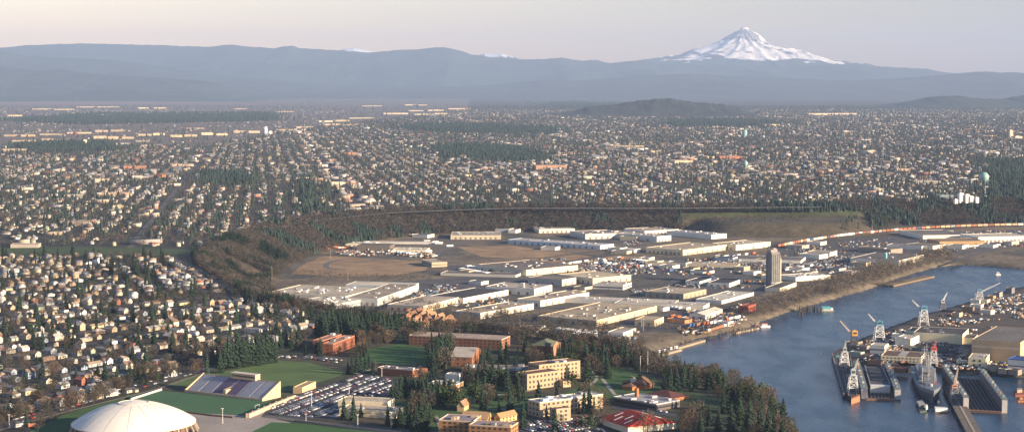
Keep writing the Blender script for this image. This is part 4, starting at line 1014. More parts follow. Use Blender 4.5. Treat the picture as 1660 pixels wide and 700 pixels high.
bld('low_hall', 'low dark flat-roofed hall half hidden left of the tan long hall', 'college hall', b((858,610),(866,603),812,9, wall=(.16,.13,.12), roof=(.16,.16,.18), fascia=(.4,.28,.2), band=(.6,1.2,(.04,.05,.07)), vents=5, d=60))
bld('dormitory', 'three-storey tan dormitory with pale grey roof and a square front wing', 'dormitory',
    b((875,676),(977.5,662),855.7,23, wall=(.44,.35,.25), roof=(.55,.54,.53), fascia=(.66,.62,.52), win=(3,4.4,2.0,1.7), vents=9, vcol=(.75,.73,.7)), b((902,684),(925,681.5),891,20, wall=(.44,.35,.25), roof=(.28,.18,.13), win=(3,4.2,1.8,1.6)))
o_, B_ = bld('chapel', 'brown-roofed brick chapel with a pointed roof on the campus lawn', 'chapel', b((1044,632),(1060,628),1036,7, wall=ORB, wallm=brickm, roof=(.20,.11,.075), kind='hip', rise=6.5, d=12), b((1025,633),(1036,630),1018,6, wall=ORB, wallm=brickm, roof=(.19,.11,.075), kind='hip', rise=2.5, d=10), b((1014,627),(1024,624),1009,7, wall=(.16,.10,.07), roof=(.24,.14,.09), kind='hip', rise=1.5))
B_[0]['P']('bell_tower', MB().box(-3.2,3.2,-3,3,0,7).add([(-3.2,-3,7),(3.2,-3,7),(3.2,3,7),(-3.2,3,9.5)], [(0,1,2,3),(0,3,2,1)]), paint, (.75,.68,.55), (3,9,0))
o_, B_ = bld('commons', 'wide grey flat-roofed commons with roof vents behind the red-roofed gym', 'college hall', b((1064,666),(1102,659),994,10, wall=(.14,.11,.10), roof=(.42,.44,.48), fascia=(.50,.50,.50), band=(.55,1.6,(.03,.04,.05)), vents=8, vcol=(.45,.44,.43)))
B_[0]['P']('chimney', MB().box(-1.2,1.2,-1.2,1.2,0,9), brickm, ORB, (B_[0]['X']*.1, B_[0]['Y']*.5, 3))
bld('brown_roofed_hall', 'long hall with dark maroon roof behind the grey-roofed commons', 'college hall', b((1088,652),(1116,646),1042,6, wall=ORB, wallm=brickm, roof=(.13,.055,.05), kind='hip', rise=4))
o_, B_ = bld('gymnasium', 'gymnasium with a bright red roof and white walls at the bottom edge', 'gymnasium', b((1018,702),(1096,694),972,10, wall=(.78,.72,.60), roof=(.46,.065,.04), kind='hip', rise=6, roofmat=roofm, hq=7))
g_ = B_[0]; X_, Y_, h_ = g_['X'], g_['Y'], g_['h']; print('gym', X_, Y_, h_)
for i in range(4):
    # skylight strips lying on the slopes of the long sides
    lx_ = (X_ if X_ >= Y_ else Y_); sy_ = min(X_, Y_); tt = (i-1.5)/1.5*(lx_-9.5)
    for sg in (-1, 1):
        for (f0, f1) in ((.15,.50),):
            if (i + (sg > 0)) % 2: f0, f1 = f0+.22, f1+.22
            ys = [sg*(sy_+.8)*(1-f) for f in (f0, f1)]; zs = [h_+6*f+.15 for f in (f0, f1)]
            pts = [(tt-.6, ys[0], zs[0]), (tt+.6, ys[0], zs[0]), (tt+.6, ys[1], zs[1]), (tt-.6, ys[1], zs[1])]
            if X_ < Y_: pts = [(p[1], p[0], p[2]) for p in pts]
            m_ = MB().add(pts+[(p[0],p[1],p[2]+.12) for p in pts], [(0,1,2,3),(4,7,6,5),(0,4,5,1),(1,5,6,2),(2,6,7,3),(3,7,4,0)])
            g_['P']('skylight', m_, paint, (.75,.70,.68))
bld('dormitory', 'orange-tan brick dormitory at the bottom edge, its wings stepping right', 'dormitory',
    b((828,719),(840,711),760,26, wall=(.36,.20,.095), wallm=brickm, roof=(.33,.28,.30), fascia=(.66,.5,.36), win=(4,4,1.9,1.5), vents=4, vcol=(.5,.35,.2)),
    b((766,708),(780,698),711,24, wall=(.36,.20,.095), wallm=brickm, roof=(.30,.27,.32), fascia=(.66,.5,.38), win=(4,4,1.9,1.5), vents=3, vcol=(.55,.4,.25)))
bld('gabled_hall', 'tan gable-roofed hall just behind the orange-tan dormitory', 'college hall', b((790,690),(797,684),748,11, wall=(.55,.36,.18), wallm=brickm, roof=(.42,.28,.17), kind='gabley', rise=4, win=(2,4,1.2,1.2)))
bld('gabled_hall', 'small tan hall with wide orange roof right of the orange-tan dormitory', 'college hall', b((811,686),(838,680),801,9, wall=(.60,.42,.22), roof=(.42,.27,.15), kind='gable', rise=3, win=(2,4,1.4,1.2)))
bld('gabled_hall', 'small brown-roofed gabled house beside round evergreens left of the lawn', 'college hall', b((752,667),(763,660),741,9, wall=(.60,.42,.24), roof=(.34,.22,.14), kind='gable', rise=3.5))
bld('white_hall', 'white flat-roofed low hall with an orange end wall between firs', 'college hall', b((740,636),(751,631),695,12, wall=(.62,.34,.17), roof=(.50,.46,.42), fascia=(.85,.82,.76), vents=4, band=(.45,1.4,(.05,.05,.06))), b((742,624),(750,621),722,16, wall=WHITE, roof=(.75,.7,.65)))
bld('low_hall', 'cream low hall with flat roofs beside the car park firs', 'college hall', b((641,678),(655,670),580,10, wall=CREAM, roof=(.52,.47,.40), vents=3, d=45), b((628,668),(640,661),580,15, wall=(.76,.68,.52), roof=(.55,.5,.42), d=40))
bld('concession_stand', 'small tan flat concession building at the end of the car park', 'kiosk', b((490,638),(512,628),486,9, wall=(.60,.45,.28), roof=(.5,.4,.3), d=8))
for i, (x, y) in enumerate([(659,523),(668,519),(676,526),(684,520),(692,528),(700,521),(706,529),(713,523),(720,530),(727,525),(672,530),(688,533),(662,515),(678,514),(694,516),(732,531)]):
    zc = float(hz(*G(x, y+4, 38.)));
    o_, _b = bld('apartment_house', f'', 'apartment', b((x,y),(x+8,y-3.5),x-6,9, wall=random.choice([(.50,.28,.13),(.52,.36,.20),(.40,.22,.11)]), roof=random.choice([(.30,.15,.08),(.22,.13,.09),(.36,.24,.15)]), kind='gable' if i % 3 else 'hip', rise=3, win=(2,4,1.2,1.2)), z=34.0, group='hillside apartments behind the firs')
    for ch in o_.children:
        if ch.name.startswith('wall'): ch.scale = (1,1,1)
    pend(o_, ('large' if i % 2 else 'small')+' orange-tan hillside apartment house', 'behind the long fir grove')
# terrace that carries the apartments

MB_ = None
# ------------------------------------------------------------------ arena, stadium
def arena():
    c = G(217, 683, 55.); o = thing('domed_arena', 'cream domed arena with thin radial seams at the lower left', 'arena', (c[0], c[1], PZ)); R = 44.5; H = 15.2; n = 64; rings = 18
    V, F = [], []
    Rs = (R*R+H*H)/(2*H)
    for k in range(rings+1):
        r = R*k/rings; z = 7+math.sqrt(Rs*Rs-r*r)-(Rs-H)
        z = z*.82+.18*(7+H*(1-(r/R)**1.15))
        for i in range(n): V.append((r*math.cos(6.28319*i/n), r*math.sin(6.28319*i/n), z))
    for k in range(rings):
        for i in range(n): F.append((k*n+i, (k+1)*n+i, (k+1)*n+(i+1)%n, k*n+(i+1)%n))
    me = npmesh('dome', np.array(V), np.array(F), mat('dome_fabric', (.80,.74,.62), .7, .05, .03, .04, .3), None, True); dm = link('dome', me, o)
    def zz(r): 
        z = 7+math.sqrt(Rs*Rs-r*r)-(Rs-H); return z*.82+.18*(7+H*(1-(r/R)**1.15))
    s = MB()
    for i in range(16):
        a = 6.28319*i/16+.1
        for k in range(4, 18): s.bar((R*k/18*math.cos(a), R*k/18*math.sin(a), zz(R*k/18)+.02), (R*(k+1)/18*math.cos(a), R*(k+1)/18*math.sin(a), zz(R*(k+1)/18)+.02), .13, 4)
    link('seam', s.mesh('seam', mat('seam_grey', (.42,.37,.31), .8)), dm)
    m = MB()
    for k in range(n):
        a0, a1 = 6.28319*k/n, 6.28319*(k+1)/n; r = 10.8; m.bar((r*math.cos(a0), r*math.sin(a0), zz(r)+.15), (r*math.cos(a1), r*math.sin(a1), zz(r)+.15), .35, 4)
    link('crown_ring', m.mesh('crown_ring', paint), dm, color=(.66,.58,.46))
    part('wall', MB().cyl(0,0,-1,6.6,R-5,48), brickm, o, (.20,.12,.09)); part('rim', MB().cyl(0,0,6.3,7.05,R+.25,64), paint, o, (.62,.52,.40))
    for i in range(32):
        a = 6.28319*i/32; part('buttress', MB().bar((math.cos(a)*(R-1), math.sin(a)*(R-1), 6.4), (math.cos(a)*(R+2.2), math.sin(a)*(R+2.2), -.2), .7, 4), paint, o, (.42,.34,.25))
    return o
arena()
def stand():
    a, l = G(302, 634.5), G(425, 649.5); u = l-a; Lx = np.linalg.norm(u); rz = math.atan2(u[1], u[0]); D = 21.; Hh = 10.5; n = 17
    o = thing('grandstand', 'stadium bleachers in grey and purple sections with a press box on top', 'bleachers', (a[0], a[1], PZ), rz); x = [0, .17, .335, .50, .665, .835, 1.0]
    cols = [(.42,.42,.44),(.37,.37,.42),(.19,.15,.23),(.19,.15,.23),(.39,.39,.43),(.44,.44,.46)]
    for i in range(6):
        m = MB()
        for k in range(n):
            y0 = D*k/n; m.box(Lx*x[i]+1.0, Lx*x[i+1]-1.0, y0, D, 1+Hh*k/n*1.0-.6*(k>0), 1+Hh*(k+1)/n)
        part('seating_section', m, paint, o, cols[i])
    for i in range(1, 6):
        m = MB()
        for k in range(n*2): m.box(Lx*x[i]-.9, Lx*x[i]+.9, D*k/(2*n), D, 1+Hh*k/(2*n)-.01, 1+Hh*(k+1)/(2*n)-.02)
        part('aisle_stair', m, paint, o, (.45,.42,.42))
    part('front_wall', MB().box(0, Lx, -1.0, -.05, 0, 1.9), paint, o, (.58,.44,.30))
    for xx in (-.9, Lx+.05):
        part('end_wall', MB().add([(xx,-1,-.5),(xx+.85,-1,-.5),(xx+.85,D+1,-.5),(xx,D+1,-.5),(xx,-1,2),(xx+.85,-1,2),(xx+.85,D+1,Hh+2.6),(xx,D+1,Hh+2.6)], [(3,2,1,0),(4,5,6,7),(0,1,5,4),(1,2,6,5),(2,3,7,6),(3,0,4,7)]), paint, o, (.62,.45,.27))
    part('back_wall', MB().box(0, Lx, D+.05, D+.9, -.5, Hh+1.8), paint, o, (.42,.33,.24))
    pb = part('press_box', MB().box(Lx*.40, Lx*.72, D-2.5, D+3.5, Hh+1.05, Hh+5.6), paint, o, (.58,.42,.26))
    link('window_band', MB().box(Lx*.415, Lx*.705, D-2.62, D-2.52, Hh+2.9, Hh+4.3).mesh('window_band', glassm), pb)
    link('roof', MB().box(Lx*.395, Lx*.725, D-3.2, D+3.8, Hh+5.62, Hh+5.95).mesh('roof', paint), pb, color=(.55,.48,.40))
    part('entry_stair', MB().box(Lx*.50-1.5, Lx*.50+1.5, 1.0, 10, 1.2, 5.2).add([(Lx*.5-1.5,1,5.21),(Lx*.5+1.5,1,5.21),(Lx*.5+1.5,10,6.6),(Lx*.5-1.5,10,6.6)], [(0,1,2,3)]), paint, o, (.60,.46,.28))
stand()
def goal(px, py):
    p = G(px, py); o = thing('goal_frame', 'white goal frame at the right end of the stadium turf', 'goal', (p[0], p[1], PZ+.1), math.radians(70))
    part('frame', MB().bar((-3.6,0,0),(-3.6,0,2.5),.12).bar((3.6,0,0),(3.6,0,2.5),.12).bar((-3.6,0,2.5),(3.6,0,2.5),.12), metalp, o, (.8,.8,.78))
goal(417, 661)
def wallrun(name, label, L, h, w, col, z=PZ, cat='wall', posts=0):
    Q = [np.array(G(a, b_, z)) for a, b_ in L]; o = thing(name, label, cat, (Q[0][0], Q[0][1], z)); m = MB()
    for p, q in zip(Q[:-1], Q[1:]):
        d = (q-p)/np.linalg.norm(q-p); n = np.array([-d[1], d[0]])*w/2; pp, qq = p-Q[0], q-Q[0]
        m.prism([tuple(pp+n), tuple(qq+n), tuple(qq-n), tuple(pp-n)], 0, h)
    part('wall', m, paint, o, col)
    k = 0
    if posts:
        for p, q in zip(Q[:-1], Q[1:]):
            Lg = np.linalg.norm(q-p); n = int(Lg/posts)
            for i in range(n):
                c = p+(q-p)*i/n-Q[0]; d = (q-p)/Lg; nn_ = np.array([-d[1], d[0]])*(w/2+.05); 
                part('pier', MB().box(c[0]-.5+nn_[0], c[0]+.5+nn_[0], c[1]-.5+nn_[1], c[1]+.5+nn_[1], 0, h+.5), paint, o, tuple(v*.8 for v in col))
    return o
wallrun('stadium_wall', 'long tan wall with piers between stadium turf and car park', [(402,677),(440,661),(478,646)], 3.2, 2.2, (.55,.42,.28), posts=9)
wallrun('retaining_wall', 'low grey retaining wall below the car park', [(478,683),(560,694),(650,703)], 1.8, .8, (.20,.18,.17))
wallrun('stadium_rail', 'thin pale rail wall along the boulevard side of the turf', [(212,648),(262,632)], 1.6, .7, (.66,.62,.55))
wallrun('turf_hedge', 'low brown hedge wall in front of the stadium turf', [(300,668),(345,674),(378,677)], 1.2, 1.6, (.16,.10,.06))
p_ = G(52, 691); o_ = thing('brick_sign', 'small red brick sign block on the lawn left of the arena', 'sign', (p_[0], p_[1], PZ), .35); part('base', MB().box(-2.6,2.6,-.6,.6,0,2.3), brickm, o_, (.5,.16,.08)); part('cap', MB().box(-2.8,2.8,-.75,.75,2.31,2.55), paint, o_, (.5,.42,.34))
# poles
def pole(px, yb, yt, label, z=PZ, lamps=True, name='floodlight_pole', cat='light pole', col=(.62,.60,.56)):
    p = G(px, yb, z); h = (yb-yt)*mpp(yb, z); o = thing(name, label, cat, (p[0], p[1], z)); part('mast', MB().bar((0,0,0),(0,0,h),.28,6,.16), metalp, o, col)
    if lamps: part('lamp_head', MB().box(-.9,.9,-.25,.25,h,h+.5), metalp, o, (.7,.68,.6))
for px, yb, yt, lb in ((361,686,662,'floodlight pole on the round bed beside the arena'), (505,660,634,'floodlight pole near the left end of the car park'), (566,640,621,'floodlight pole in the middle of the car park'), (496,684,671,'short light pole below the car park'),
    (580,690,672,'light pole beside the cream low hall'), (634,692,668,'second light pole right of the cream low hall'), (687,697,680,'light pole left of the orange-tan dormitory'), (619,610,597,'light pole at the far corner of the car park'), (15,693,672,'light pole at the lower left corner beside the boulevard'),
    (1050,604,568,'tall white flagpole beside the chapel'), (1038,602,576,'shorter white pole left of the tall flagpole')):
    pole(px, yb, yt, lb, lamps='flag' not in lb and 'white pole' not in lb, name='flagpole' if ('flag' in lb or 'white pole' in lb) else 'light_pole')
for px, yb, yt, lb in ((441,462,430,'tall lone mast at the near edge of the dry meadow'), (1040,530,486,'tall pole between the two beige warehouses near the river'), (1043,536,500,'pole standing just right of the tall warehouse pole'), (843,540,518,'pole among trees below the beige warehouse'),
    (1414,377,355,'tall thin mast rising behind the freight train'), (564,454,441,'pair-left chimney mast on the white factory'), (536,420,404,'mast at the left of the test loop'), (575,416,400,'mast in the middle of the dry meadow'), (620,414,402,'mast right of the test loop')):
    pole(px, yb, yt, lb, z=IZ, lamps=False, name='mast', cat='mast', col=(.45,.38,.30))
# ------------------------------------------------------------------ river-plain warehouses
LB = (.55,.66,.78)
WH = [
 ('factory','sprawling white-roofed factory cluttered with rooftop plant above the firs', [b((525,506),(612,490),458,9,wall=(.42,.43,.44),roof=(.70,.64,.54),vents=30,vcol=(.85,.8,.72),band=(.5,1.5,(.2,.22,.25))), b((612,496),(678,472),560,11,wall=(.50,.52,.52),roof=(.40,.35,.29),vents=8,doors=5), b((560,492),(612,478),492,11,wall=(.7,.66,.56),roof=(.60,.54,.45),d=120,vents=26,vcol=(.85,.8,.72)), b((664,474),(679,468),607,9,wall=(.45,.52,.56),roof=(.72,.66,.55),d=95)]),
 ('warehouse','beige-roofed warehouse with orange dock doors right of the white factory', [b((686,506),(744,491),628,9,wall=(.70,.62,.48),roof=(.60,.53,.43),fascia=(.75,.68,.55),doors=8,doorc=(.45,.12,.04))]),
 ('warehouse','black-roofed warehouse with a white end wall in the middle plain', [b((751,492),(824,478),696,8,wall=(.78,.76,.70),roof=RDARK,fascia=(.7,.68,.62),doors=6)]),
 ('warehouse','long beige warehouse behind a tree row, left of its twin', [b((779,517),(865,501),738,9,wall=(.80,.76,.66),roof=(.52,.43,.33),doors=7,vents=5)]),
 ('warehouse','long beige warehouse with white front, right of its twin', [b((876,497),(955,483),838,9,wall=(.80,.76,.66),roof=(.50,.42,.33),doors=7,vents=5)]),
 ('warehouse','huge square beige-roofed warehouse just above campus', [b((967,529),(1065,505),871,9,wall=(.66,.54,.36),roof=(.55,.47,.34),fascia=(.72,.60,.40),vents=26,vcol=(.62,.56,.46),doors=4)]),
 ('warehouse','white warehouse with cream front and dark-speckled roof', [b((866,479),(895,472),788,10,wall=(.80,.76,.68),roof=(.55,.50,.44),fascia=(.72,.68,.6),vents=14,doors=5)]),
 ('warehouse','wide grey-roofed warehouse with long cream front in the plain centre', [b((853,447),(937,439),775,9,wall=(.74,.66,.48),roof=(.22,.19,.18),fascia=(.6,.52,.4),vents=12,doors=3)]),
 ('warehouse','long low cream-roofed building ahead of the wide grey warehouse', [b((961,461),(1023,455),905,9,wall=(.70,.62,.46),roof=(.66,.58,.42),vents=4,doors=6)]),
 ('office','white two-storey office beside the cream-roofed long building', [b((1010,470),(1024,465),960,7,wall=(.78,.76,.70),roof=(.5,.47,.42),band=(.5,1.6,(.06,.07,.09)),vents=4)]),
 ('warehouse','grey ribbed shed with a bright right end in the plain centre', [b((911,464),(934,460),856,10,wall=(.55,.52,.47),roof=(.26,.23,.21),doors=2)]),
 ('warehouse','brown low warehouse with broad front near the bluff foot, upper left', [b((733,382),(812,382),727,6,wall=(.62,.56,.44),roof=(.42,.38,.33),d=85,vents=14,doors=9)]),
 ('warehouse','pale warehouse with long white front nearest the bluff foot', [b((874,378),(932,377),846,6,wall=(.76,.73,.66),roof=(.50,.46,.42),d=110,vents=12,doors=7)]),
 ('warehouse','grey-white warehouse right of the long blue-white one', [b((949,388),(1012,386),934,8,wall=(.70,.68,.64),roof=(.30,.28,.26),d=80,vents=8,doors=6)]),
 ('warehouse','very long low blue-white warehouse crossing the upper plain', [b((973,404.5),(995,401.5),823,6,wall=(.66,.72,.80),roof=(.60,.58,.55),vents=10,fascia=LB,doors=14)]),
 ('warehouse','grey warehouse with bright right wall behind the square beige one', [b((1065,392),(1088,390),1012,8,wall=(.70,.69,.66),roof=(.52,.48,.42),vents=6,doors=5,d=170)]),
 ('warehouse','white flat shed with pillars close under the bluff', [b((1045,381),(1100,378),1027,6,wall=(.78,.75,.70),roof=(.48,.42,.37),vents=3,doors=9,d=70)]),
 ('warehouse','white sawtooth shed at the foot of the grassy hill', [b((1153,388),(1178,386),1117,7,wall=(.74,.74,.72),roof=(.40,.41,.42),vents=10,vcol=(.8,.8,.8),d=120)]),
 ('warehouse','large beige warehouse with cream right wall in the upper plain', [b((1107,414),(1178,405),1047,8,wall=(.80,.70,.48),roof=(.56,.48,.36),vents=5,fascia=(.78,.68,.48),doors=8,doorc=(.3,.2,.12))]),
 ('warehouse','cream warehouse just right of the large beige one', [b((1193,406),(1249,400),1154,8,wall=(.82,.75,.58),roof=(.58,.51,.40),vents=4,doors=3)]),
 ('workshop','tan courtyard workshop with two wings near the rail lines', [b((1108,485),(1145,477),1063,8,wall=(.42,.36,.27),roof=(.50,.44,.36),vents=6,doors=5,d=60)]),
 ('workshop','dark-roofed workshop with a white front, left of a similar one', [b((1134,463),(1161,455),1111,6,wall=(.75,.73,.68),roof=RDARK,fascia=(.7,.68,.62),doors=3)]),
 ('workshop','dark-roofed workshop with a white front, right of a similar one', [b((1182,466),(1204,458),1147,6,wall=(.75,.73,.68),roof=RDARK,fascia=(.7,.68,.62),doors=3)]),
 ('warehouse','white gabled warehouse near the river bank, right of the truck yard', [b((1143,519),(1171,509),1117,8,wall=(.82,.79,.72),roof=(.74,.70,.62),kind='gable',rise=2.5,doors=5)]),
 ('warehouse','small tan flat box warehouse beside the huge square one', [b((1061,529),(1076,523),1029,9,wall=(.66,.56,.38),roof=(.52,.44,.33),doors=3)]),
 ('warehouse','long low white shed among trailers, nearest the huge square warehouse', [b((1092,497),(1100,493),1030,6,wall=(.72,.70,.66),roof=(.66,.63,.58),d=150,vents=9)]),
 ('warehouse','long low white shed continuing right of the nearest trailer shed', [b((1140,503),(1150,497),1088,6,wall=(.72,.69,.62),roof=(.62,.58,.52),d=120,vents=7)]),
 ('warehouse','white low shed beside the trees left of the grain tower', [b((1170,493),(1222,479),1155,5,wall=(.78,.76,.70),roof=(.70,.68,.62),d=38,vents=6)]),
 ('brick_office','small bright red brick office by the river bank', [b((1213,507),(1225,503),1199,10,wall=(.42,.10,.07),wallm=brickm,roof=(.30,.12,.09),band=(.6,1.2,(.1,.05,.04)))]),
 ('warehouse','white low annex at the foot of the grain tower', [b((1264,474),(1291,464),1240,6,wall=(.78,.72,.58),roof=(.14,.12,.11),fascia=(.75,.70,.58))]),
 ('warehouse','long white shed running behind the grain tower', [b((1290,456),(1346,452),1263,6,wall=(.78,.75,.68),roof=(.72,.70,.66),d=40,vents=10)]),
 ('warehouse','dark-roofed shed with white front beyond the grain tower', [b((1298,427),(1306,421),1264,4,wall=(.76,.74,.70),roof=(.18,.17,.17),d=120)]),
 ('warehouse','grey-roofed depot with white right wall beside the brown river trees', [b((1457,432),(1497,422),1378,9,wall=(.80,.76,.66),roof=(.17,.16,.16),fascia=(.62,.58,.52),vents=4,doors=3)]),
 ('warehouse','dark long depot roof left of the white-edged depot', [b((1444,412),(1463,410),1390,7,wall=(.32,.28,.24),roof=(.24,.21,.18),vents=3)]),
 ('warehouse','long depot with a white-edged roof behind the grey-roofed depot', [b((1494,405),(1503,402),1437,5,wall=(.80,.78,.74),roof=(.30,.26,.22),fascia=(.8,.78,.74))]),
 ('warehouse','brown-roofed depot with white end, right of the white-edged roof', [b((1512,405),(1533,402),1468,6,wall=(.74,.72,.66),roof=(.28,.24,.20),fascia=(.45,.4,.34))]),
 ('warehouse','long dark-roofed warehouse with bright white front under the train', [b((1496,388),(1569,387),1476,6,wall=(.80,.78,.72),roof=(.20,.19,.18),d=120)]),
 ('warehouse','orange-tan long warehouse near the river head', [b((1523,399),(1597,398),1516,7,wall=(.48,.32,.17),roof=(.30,.23,.17),d=60,doors=3)]),
 ('arched_warehouse','white warehouse with a row of arched openings at the right edge', [b((1586,393),(1672,391),1578,8,wall=(.82,.80,.74),roof=(.62,.60,.56),d=70,doors=18,doorc=(.3,.18,.12))]),
 ('warehouse','flat tan-roofed building at the near foot of campus bluff', [b((862,548),(884,534),823,6,wall=(.60,.58,.52),roof=(.34,.26,.18),fascia=(.62,.6,.56),vents=3)]),
 ('office','white office with a dark roof left of the river dock', [b((1010,549),(1026,543),985,9,wall=(.80,.78,.72),roof=(.45,.42,.38),doors=2)]),
 ('office','small concrete block building on the dry meadow', [b((700,433),(725,432),684,7,wall=(.50,.44,.34),roof=(.40,.36,.30),d=50,band=(.5,1,(.12,.1,.08)))]),
 ('truck_terminal','long cream truck terminal with dark central block and docks', [b((606,400),(612,397),528,4,wall=(.75,.70,.58),roof=(.78,.72,.58),vents=8,doors=9), b((632,407),(640,403),612,8,wall=(.16,.14,.13),roof=(.18,.16,.15),d=60), b((690,410),(697,406),636,4,wall=(.75,.70,.58),roof=(.78,.72,.58),vents=6,doors=6)]),
 ('office','narrow white shed left of the truck terminal', [b((505,392),(510,389),492,4,wall=(.8,.78,.7),roof=(.78,.75,.68),d=40)]),
 ('shed','long thin white canopy in the meadow right of the truck terminal', [b((715,396),(718,394),650,1.6,wall=(.7,.68,.64),roof=(.72,.7,.66),d=260)]),
 ('warehouse','low brown-roofed sheds with white trim ahead of the wide grey warehouse', [b((836,450),(846,446),760,3.5,wall=(.62,.58,.52),roof=(.20,.17,.15),d=120,fascia=(.62,.6,.55))]),
 ('warehouse','thin beige shed on the rail side of the grain tower', [b((1196,434),(1200,431),1150,4,wall=(.55,.48,.38),roof=(.5,.43,.34),d=150)]),
 ('warehouse','small white block between rail lines and grain tower', [b((1328,420),(1342,418),1322,6,wall=(.8,.77,.7),roof=(.5,.46,.4),d=40)]),
 ('warehouse','second small white block near the depots', [b((1345,416),(1357,413),1336,6,wall=(.78,.72,.6),roof=(.4,.36,.3),d=40)]),
]
for nm, lb, bl in WH: bld(nm, lb, nm.replace('_', ' ') if nm not in ('arched_warehouse',) else 'warehouse', *bl, z=IZ, group=None)
for i, (x, y, w, c_) in enumerate([(672,379,9,WHITE),(684,381,8,CREAM),(694,378,7,WHITE),(668,384,6,WHITE),(693,386,11,WHITE),(706,374,6,CREAM),(715,375,8,WHITE),(836,378,8,WHITE),(826,377,7,(.5,.5,.55)),(1020,383,9,WHITE),(1032,390,8,CREAM),(1046,387,7,WHITE),(1005,408,12,WHITE),(1016,412,8,CREAM),(1028,410,10,WHITE),
    (1052,424,9,WHITE),(1066,430,10,CREAM),(1090,436,12,WHITE),(1112,432,9,WHITE),(1124,440,11,BEIGE),(1150,444,8,WHITE),(1172,420,9,WHITE),(1188,424,8,(.5,.55,.6)),(1206,438,10,BEIGE),(1222,446,12,WHITE),(1300,440,12,WHITE),(1316,446,9,CREAM),(1360,440,12,(.4,.4,.42)),(1380,446,14,(.5,.48,.44)),(1404,432,8,BEIGE),(1420,424,9,WHITE),(1300,404,12,(.4,.38,.36)),(1330,398,10,WHITE),
    (900,406,8,WHITE),(780,462,12,WHITE),(948,470,12,CREAM),(940,478,10,(.6,.5,.35)),(1000,500,12,WHITE),(880,540,10,WHITE),(760,445,10,BEIGE),(1075,505,10,WHITE),(1110,525,12,(.6,.3,.15)),(1180,527,9,WHITE),(1248,452,9,WHITE),(1560,404,10,WHITE),(1610,402,8,WHITE),(1640,398,12,(.45,.43,.4)),(1600,386,10,(.3,.3,.32)),(1240,425,10,(.7,.5,.1)),(1020,538,11,CREAM)]):
    o_, _b = bld('shed', '', 'shed', b((x,y),(x+w,y-2.0),x-random.uniform(3,8),random.uniform(3.5,5.5),wall=c_,roof=random.choice([RBEIGE,RGREY,RWHITE,RDARK]),d=random.uniform(14,34)), z=IZ, group='small sheds on the river plain')
    reg = 'beneath the bluff foot' if y < 392 else 'by the grain tower' if 1140 < x < 1330 else 'near the depots by the river head' if x >= 1330 else 'around the square beige warehouse' if x > 980 else 'in the middle of the river plain'
    cn = {WHITE:'white', CREAM:'cream', BEIGE:'beige'}.get(c_, 'grey' if abs(c_[0]-c_[2]) < .08 else 'rust-coloured')
    pend(o_, f'small {cn} shed', reg)
# white twin silo and grain tower
p_ = G(487, 400, IZ); o_ = thing('silo', 'pair of slim white silos left of the truck terminal', 'silo', (p_[0], p_[1], IZ)); k_ = mpp(400, IZ)
for s in (-1, 1): part('tank', MB().cyl(s*2.1*k_*.75, 0, 0, 12.5*k_, 1.7*k_*.9, 14), paint, o_, (.80,.79,.76))
part('top_deck', MB().box(-3.2*k_, 3.2*k_, -1.2*k_, 1.2*k_, 12.5*k_+.01, 12.5*k_+.6), paint, o_, (.7,.7,.68))
def grain():
    k = mpp(460, IZ); p = G(1253, 461, IZ); H = 53*k; o = thing('grain_elevator', 'tall weathered grey concrete grain tower standing near the river', 'grain tower', (p[0], p[1], IZ), math.radians(32)); cg = (.21,.20,.19)
    W = 9.6*k; m = MB().box(-W+1, W-1, -6*k, 6*k, 0, H)
    part('core', m, brickm, o, cg)
    for i in range(5):
        for sy in (-1, 1): part('silo_tube', MB().cyl(-W+2.3*k*.85+i*(2*W-4.0*k)/4, sy*6*k, 0, H*.93, 2.1*k, 14), brickm, o, tuple(v*random.uniform(.9,1.1) for v in cg))
    part('headhouse', MB().box(-W*.95, W*.5, -5*k, 5*k, H+.01, H+4*k), paint, o, (.34,.29,.24)); part('penthouse', MB().box(-2*k, 4*k, -3*k, 3*k, H+4*k+.01, H+6*k), paint, o, (.38,.34,.28))
    part('stair_shaft', MB().box(W-.9, W+3.4*k, -5*k, 5*k, 0, H*.80), paint, o, (.50,.40,.28)); part('loading_shed', MB().box(-W-3*k, W+4*k, -11*k, -8.2*k, 0, 5*k), paint, o, (.36,.33,.30))
grain()
p_ = G(1441, 430, IZ); k_ = mpp(430, IZ); o_ = thing('painted_tank', 'slim turquoise and white tank rising from the grey-roofed depot', 'tank', (p_[0], p_[1]+25, IZ)); part('tank', MB().cyl(0,0,0,17*k_,2.3*k_,14), paint, o_, (.20,.55,.58)); part('lid', MB().cyl(0,0,17*k_+.01,18.5*k_,2.3*k_,14,.4*k_), paint, o_, (.8,.8,.75))
